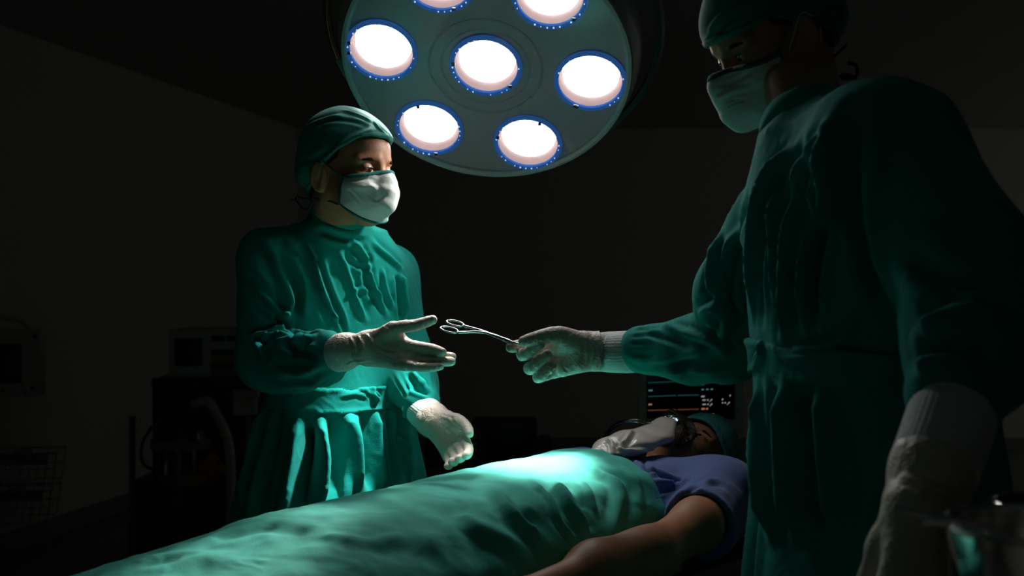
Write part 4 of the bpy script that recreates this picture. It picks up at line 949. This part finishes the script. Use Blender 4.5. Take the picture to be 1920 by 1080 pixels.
def trace(pts, m, r, name='trace_line'):
    b = MB(); b.tube([Lm(px2m(*tr(*p))[0], -.0065, px2m(*tr(*p))[1]) for p in pts], r, 6); b.build(name, M[m], scr)
trace([(195, 293), (620, 272), (915, 252)], 'lit_dteal', .0012)
trace([(195, 494), (400, 484), (600, 474)], 'lit_dteal', .0016); trace([(625, 474), (780, 467), (925, 463)], 'lit_dteal', .0016)
trace([(195, 694), (400, 687), (600, 680)], 'lit_damber', .0016); trace([(625, 680), (780, 674), (925, 669)], 'lit_damber', .0016)
trace([(868, 205), (868, 305)], 'lit_teal', .0012)
def glyphs(lst, m, name='readout'):
    for (zx0, zy0, zx1, zy1, n_) in lst:
        b = MB(); wv = (zx1-zx0)/n_
        for k in range(n_):
            a = tr(zx0+k*wv, zy0); c = tr(zx0+k*wv+wv*.78, zy1); mark(b, a[0], a[1], c[0], c[1], .0022)
        b.build(name, M[m], scr, False)
glyphs([(200, 395, 262, 415, 3), (950, 300, 1000, 320, 3), (962, 377, 995, 393, 2), (1028, 374, 1060, 390, 2), (1092, 371, 1124, 388, 2), (878, 208, 912, 226, 2), (1228, 290, 1242, 308, 1)], 'lit_teal')
glyphs([(200, 597, 250, 619, 3), (958, 652, 1010, 674, 3), (1028, 650, 1055, 674, 1), (972, 732, 1005, 750, 2), (1038, 730, 1072, 748, 2), (1100, 728, 1138, 748, 2)], 'lit_amber')
glyphs([(952, 222, 1025, 240, 4), (955, 474, 1005, 495, 3), (975, 528, 1020, 546, 3), (1042, 526, 1062, 544, 1), (1092, 522, 1112, 542, 1), (975, 590, 1022, 608, 3), (1044, 588, 1064, 606, 1), (1094, 586, 1114, 606, 1), (1250, 515, 1272, 535, 1),
        (1252, 566, 1272, 582, 1), (1290, 564, 1308, 582, 1), (1344, 560, 1362, 582, 1), (1360, 456, 1375, 480, 1), (985, 184, 1035, 198, 3), (1112, 178, 1160, 194, 3)], 'lit_whitish')
for q in ((1080, 565, 1090, 545), (1080, 628, 1092, 606), (1328, 604, 1342, 580)):
    trace([(q[0], q[1]), (q[2], q[3])], 'lit_whitish', .0008, 'readout')
b = MB(); b.box(Lm(.0, .08, BB-.06), (.10, .06, .14), Rm, .01); b.tube([Lm(0, .08, BB-.02), (Lm(0, .08, 0)[0], Lm(0, .08, 0)[1], .06)], .022, 20); b.build('pole', M['grey'], mon)
q = Lm(0, .08, 0)
b = MB(); b.lathe([(.001, .05), (.05, .055), (.20, .03), (.22, .012), (.001, .012)], (q[0], q[1], 0), None, 40); b.build('base', M['grey'], mon)
b = MB(); b.box(Lm(HW-.018, -.001, ST-.03), (.012, .006, .03), Rm, .002); b.build('key_strip', M['grey'], mon)
# small device low on the right behind the patient's head
dc = P(1372, 874, 3.3); Rd = quad_rot(.05)
dv = empty('infusion_pump', tuple(dc)); tag(dv, 'small grey boxed device with tiny warm light behind the patient head', 'medical device')
b = MB(); b.box(dc+np.array([0, .06, 0]), (.15, .12, .055), Rd, .008); b.build('casing', M['grey'], dv)
for k in range(3): b = MB(); b.box(dc+np.array([-.045+k*.035, -.002, .0]), (.026, .006, .038), Rd, .003); b.build('key_panel', M['plastic'], dv)
b = MB(); b.lathe([(.0005, .003), (.004, .002), (.005, 0)], P(1411, 885, 3.29), np.array([[1, 0, 0], [0, 0, -1], [0, 1, 0]]), 14); b.build('indicator_light', M['lit_amber'], dv)
b = MB(); b.tube([(dc[0], dc[1]+.06, dc[2]-.02), (dc[0], dc[1]+.06, .05)], .018, 18); b.build('pole', M['grey'], dv)
b = MB(); b.lathe([(.001, .05), (.04, .05), (.17, .028), (.19, .012), (.001, .012)], (dc[0], dc[1]+.06, 0), None, 40); b.build('base', M['grey'], dv)

# dark screen unit with white keys behind the second gloved hand, on a brown shelf trolley
uc = P(945, 832, 4.6); Ru = quad_rot(0)
un = empty('display_unit', (uc[0], uc[1], uc[2]-.085)); tag(un, 'black display unit with column of pale keys on brown shelf', 'monitor')
b = MB(); b.box(uc+np.array([0, .12, 0]), (.27, .24, .165), Ru, .01); b.build('casing', M['dark'], un)
b = MB(); b.box(uc+np.array([.02, -.002, .0]), (.19, .008, .135), Ru, .004); b.build('screen', M['black'], un)
for k in range(5): b = MB(); b.box(P(889, 805+k*13, 4.6)+np.array([0, -.002, 0]), (.018, .006, .012), Ru, .002); b.build('key', M['plastic'], un)
b = MB(); b.box(uc+np.array([.165, .06, -.012]), (.05, .1, .07), Ru, .01); b.build('side_module', M['dark'], un)
tc_ = P(905, 882, 4.55); tr_ = empty('equipment_trolley', (tc_[0], tc_[1]+.2, 0)); tag(tr_, 'low trolley with brown shelf under the black display unit', 'trolley')
b = MB(); b.box((tc_[0], tc_[1]+.2, uc[2]-.085-.0275), (.64, .42, .045), Ru, .006); b.build('shelf', M['wood'], tr_)
b = MB(); b.box((tc_[0], tc_[1]+.2, .22), (.60, .38, .03), Ru, .006); b.build('shelf', M['wood'], tr_)
for sx in (-1, 1):
    for sy in (-1, 1):
        b = MB(); b.box((tc_[0]+sx*.29, tc_[1]+.2+sy*.18, (uc[2]-.13)/2+.02), (.035, .035, uc[2]-.18), Ru, .004); b.build('leg', M['grey'], tr_)
        b = MB(); b.lathe([(.001, -.012), (.03, -.012), (.03, .012), (.001, .012)], (tc_[0]+sx*.29, tc_[1]+.2+sy*.18, .031), np.array([[0, 0, 1], [0, 1, 0], [-1, 0, 0]]), 20); b.build('caster', M['dark'], tr_)
gc = P(826, 872, 4.5)
b = MB(); b.tube([(gc[0]-.045, gc[1]+.1, uc[2]-.09), (gc[0]-.045, gc[1]+.1, uc[2]+.0)], [.03, .026], 20); b.tube([(gc[0]-.045, gc[1]+.1, uc[2]), (gc[0]-.045, gc[1]+.1, uc[2]+.03)], [.012, .012], 16)
tag(b.build('solution_bottle', M['dark'], None), 'dark narrow bottle on the brown shelf left of display unit', 'bottle')

# anaesthesia machine on the left, in the dark
ac = P(365, 700, 5.2); Ra = quad_rot(.10); ag = empty('anaesthesia_machine', (ac[0], ac[1]+.3, 0)); tag(ag, 'unlit anaesthesia machine with pale ventilator head, bellows and hanging hose', 'medical machine')
A = lambda px, py, dy=0: P(px, py, 5.2)+np.array([0, dy, 0])
def abox(name, m, x0, y0, x1, y1, dy, dep, par=ag, bev=.008):
    p, q = A(x0, y1), A(x1, y0); c = (p+q)/2+np.array([0, dy+dep/2, 0]); b = MB(); b.box(c, (abs(q[0]-p[0]), dep, abs(q[2]-p[2])), Ra if False else quad_rot(0), bev); return b.build(name, M[m], par)
hd_ = abox('ventilator_head', 'plastic', 315, 617, 478, 708, 0, .30, bev=.02)
abox('screen', 'black', 328, 634, 380, 686, -.008, .012, hd_); abox('screen_frame', 'plastic', 320, 624, 388, 696, -.004, .01, hd_)
for (x0, y0, x1, y1) in ((397, 629, 421, 640), (425, 629, 447, 640), (396, 656, 444, 667), (396, 682, 448, 692)): abox('vent_slot', 'dark', x0, y0, x1, y1, -.006, .012, hd_, .003)
for (x0, y0, x1, y1) in ((396, 669, 450, 681), (396, 694, 468, 706)): abox('colour_strip', 'orange', x0, y0, x1, y1, -.005, .01, hd_, .003)
abox('worktop', 'dark', 290, 708, 490, 722, -.05, .55)
abox('gas_panel', 'dark', 285, 722, 480, 782, 0, .40); abox('flowmeter_block', 'plastic', 438, 730, 482, 778, -.012, .03)
abox('cabinet', 'dark', 240, 905, 470, 1160, .08, .42); abox('back_panel', 'dark', 262, 782, 470, 905, .18, .20)
for x in (245, 462): b = MB(); p = A(x, 800); b.tube([(p[0], p[1]+.02, .06), (p[0], p[1]+.02, A(0, 782)[2])], .014, 14); b.build('upright', M['grey'], ag)
for sx in (250, 458):
    for dy in (.05, .42): p = A(sx, 800, dy); b = MB(); b.lathe([(.001, -.014), (.04, -.014), (.04, .014), (.001, .014)], (p[0], p[1], .041), np.array([[0, 0, 1], [0, 1, 0], [-1, 0, 0]]), 22); b.build('caster', M['dark'], ag)
p = A(338, 850, -.02); z = lambda py: A(0, py)[2]
b = MB(); b.lathe([(.001, z(785)), (.10, z(787)), (.115, z(800)), (.125, z(822)), (.125, z(830))], (p[0], p[1]+.03, 0), None, 40); b.build('bellows_dome', M['clear'], ag)
b = MB(); b.lathe([(.02, z(795))]+[(.085+.012*(k % 2), z(798+k*3)) for k in range(9)], (p[0], p[1]+.03, 0), None, 36); b.build('bellows', M['dark'], ag)
b = MB(); b.lathe([(.001, z(822)), (.132, z(822)), (.135, z(840)), (.001, z(842))], (p[0], p[1]+.03, 0), None, 40); b.build('bellows_base', M['grey'], ag)
b = MB(); b.lathe([(.001, z(842)), (.095, z(842)), (.10, z(885)), (.001, z(886))], (p[0], p[1]+.03, 0), None, 36); b.build('absorber_canister', M['clear'], ag)
b = MB(); b.lathe([(.001, z(885)), (.12, z(886)), (.11, z(905)), (.05, z(915)), (.001, z(915))], (p[0]+.02, p[1]+.03, 0), None, 36); b.build('absorber_base', M['orange'], ag)
b = MB(); b.box(A(395, 878, .02), (.08, .1, .12), quad_rot(0)@np.array(Matrix.Rotation(-.6, 3, 'Y')), .015); b.build('lever', M['orange'], ag)
b = MB(); b.tube([(p[0]-.01, p[1]+.03, z(915)), (p[0]-.01, p[1]+.03, z(945))], .022, 18); b.build('drain_cup', M['clear'], ag)
b = MB(); C_ = catmull([A(365, 757, -.02), A(385, 752, -.05), A(400, 750, -.08), A(418, 775, -.10), A(436, 815, -.10), A(443, 870, -.10), A(440, 950, -.08), A(434, 1040, -.04)], 10)
b.tube(C_, [.020+.0022*(k % 2) for k in range(len(C_))], 16); b.build('corrugated_hose', M['plastic'], ag)
b = MB(); b.tube([A(462, 738, -.03), A(488, 736, -.03)], .020, 18); b.build('hose_port', M['plastic'], ag)
b = MB(); b.tube(catmull([A(285, 800), A(272, 830, -.04), A(275, 868, -.04), A(310, 885, -.02)], 8), .007, 10); b.build('black_tube', M['dark'], ag)
b = MB(); b.tube(catmull([A(410, 868), A(412, 900, -.04), A(390, 925, -.04), A(370, 928, -.02)], 8), .007, 10); b.build('black_tube', M['dark'], ag)

# monitor and wire basket on the left wall
Rw = np.stack([np.array([-dl[0], -dl[1], 0]), np.array([nl[0], nl[1], 0]), np.array([0, 0, 1])], 1)
Rw = np.stack([np.array([dl[0]*.0+.985, .17, 0]), np.array([-.17, .985, 0]), np.array([0, 0, 1.])], 1); Rw[:, 0] = unit(Rw[:, 0]); Rw[:, 1] = unit(Rw[:, 1])
wc = P(5, 682, 5.35); wm = empty('wall_monitor', tuple(wc)); tag(wm, 'pale monitor with carrying handle and blank screen on the left wall', 'monitor')
LW = lambda x, y, z: wc+Rw@np.array([x, y, z], float)
b = MB(); b.box(LW(0, .07, 0), (.33, .14, .32), Rw, .02); b.build('casing', M['plastic'], wm)
b = MB(); b.box(LW(-.03, -.003, .0), (.23, .008, .185), Rw, .004); b.build('screen', M['black'], wm)
b = MB(); b.tube(catmull([LW(-.12, .06, .155), LW(-.09, .06, .20), LW(0, .06, .212), LW(.07, .06, .195), LW(.12, .06, .150)], 6), .012, 14); b.build('handle', M['plastic'], wm)
for (x, z_, m_) in ((.145, .13, 'dark'), (.13, -.115, 'dark'), (.0, -.125, 'orange'), (.10, -.135, 'grey')): b = MB(); b.lathe([(.0005, .004), (.009, .003), (.010, 0)], LW(x, -.002, z_), Rw@np.array([[1, 0, 0], [0, 0, -1], [0, 1, 0]]), 20); b.build('knob', M[m_], wm)
def wall_x(Y): return -2.51+.214*(Y-5.58)
b = MB(); a1 = LW(-.05, .14, -.02); b.tube([a1, a1+np.array([nl[0], nl[1], 0])*.35], .022, 14); b.build('wall_arm', M['grey'], wm)
def basket(px, py, label):
    c = P(px, py, 5.4); o = empty('wire_basket', tuple(c)); tag(o, label, 'wire basket', 'wire baskets on the left wall')
    w2, d2, h = .24, .11, .15; R_ = Rw; L_ = lambda x, y, z: c+R_@np.array([x, y, z], float)
    for zz, s_ in ((h, 1.), (h*.5, .96), (0, .92)):
        b = MB(); b.tube([L_(-w2*s_, -d2*s_, zz), L_(w2*s_, -d2*s_, zz), L_(w2*s_, d2*s_, zz), L_(-w2*s_, d2*s_, zz)], .004 if zz == h else .0025, 8, closed=True); b.build('rim_wire' if zz == h else 'cross_wire', M['brushed'], o)
    for k in range(13):
        x = -w2+2*w2*k/12; b = MB(); b.tube([L_(x, -d2, h), L_(x*.92, -d2*.92, 0), L_(x*.92, d2*.92, 0), L_(x, d2, h)], .002, 6); b.build('upright_wire', M['brushed'], o)
    b = MB(); b.box(L_(0, d2+.02, h*.6), (.30, .02, .05), R_, .003); b.box(L_(0, d2+.16, h*.6), (.03, .30, .03), R_, .003); b.build('mounting_bar', M['grey'], o)
    return o
basket(15, 905, 'dark wire basket on the left wall, upper of the two'); basket(5, 975, 'dark wire basket on the left wall, lower of the two')

# steel bowls and an instrument on a stand in the right foreground
def bowl(name, px, py, Y, r, h, label, cat, group=None):
    c = P(px, py, Y); t = empty(name, (c[0], c[1], c[2]-h)); tag(t, label, cat, group)
    b = MB(); pr = [(r*1.06, -.004), (r*1.07, 0), (r*1.05, .002), (r, 0)]+[(r*math.cos(a)**.45, -h*math.sin(a)) for a in np.linspace(.08, 1.45, 14)]+[(.001, -h)]
    pi_ = [(max(.001, q[0]-.0022), q[1]+.0022) for q in pr[3:]][::-1]
    b.lathe(pr+pi_[:-1], c, None, 80); b.build('bowl_wall', M['steel'], t)
    b = MB(); b.lathe([(r*1.05+.0028*math.cos(a), .0005+.0028*math.sin(a)) for a in np.linspace(0, 2*PI, 10, endpoint=False)], c, None, 80, True); b.build('rolled_rim', M['steel'], t)
    return c
TZ = 1.015
c1 = P(1905, 982, .92); bowl('steel_bowl', 1948, 984, .92, .070, c1[2]-TZ-.0, 'shiny round steel bowl blurred in the right bottom corner', 'bowl')
c2 = P(1975, 948, 1.06); bowl('steel_jar', 1972, 945, 1.09, .05, c2[2]-TZ, 'second steel vessel at the right edge, behind the shiny bowl', 'bowl')
ins = MB(); ins.tube([P(1680, 951, .93), P(1730, 961, .915), P(1790, 975, .90)], [.0026, .0032, .0036], 12); ins.tube([P(1790, 975, .90), P(1900, 998, .885)], [.0036, .002], 12)
io = empty('towel_forceps', tuple(P(1790, 975, .90))); tag(io, 'thin steel instrument resting across the rim of the shiny bowl', 'instrument')
ins.build('handle_rod', M['brushed'], io)
b = MB(); b.tube([P(1730, 979, .905), P(1765, 979, .90), P(1790, 976, .90)], [.003, .0036, .003], 12); b.build('tip', M['steel'], io)
tt_ = empty('instrument_stand', (c1[0]+.05, .90, 0)); tag(tt_, 'steel instrument stand under the bowls at bottom right', 'stand')
b = MB(); b.box((c1[0]+.08, .93, TZ-.008), (.34, .34, .012), None, .004); b.build('tray', M['brushed'], tt_)
b = MB(); b.tube([(c1[0]+.18, .93, TZ-.014), (c1[0]+.18, .93, .05)], .014, 16); b.build('column', M['brushed'], tt_)
b = MB(); b.box((c1[0]+.05, .93, .035), (.40, .05, .04), None, .01); b.box((c1[0]+.22, .93, .035), (.05, .40, .04), None, .01); b.build('base', M['brushed'], tt_)
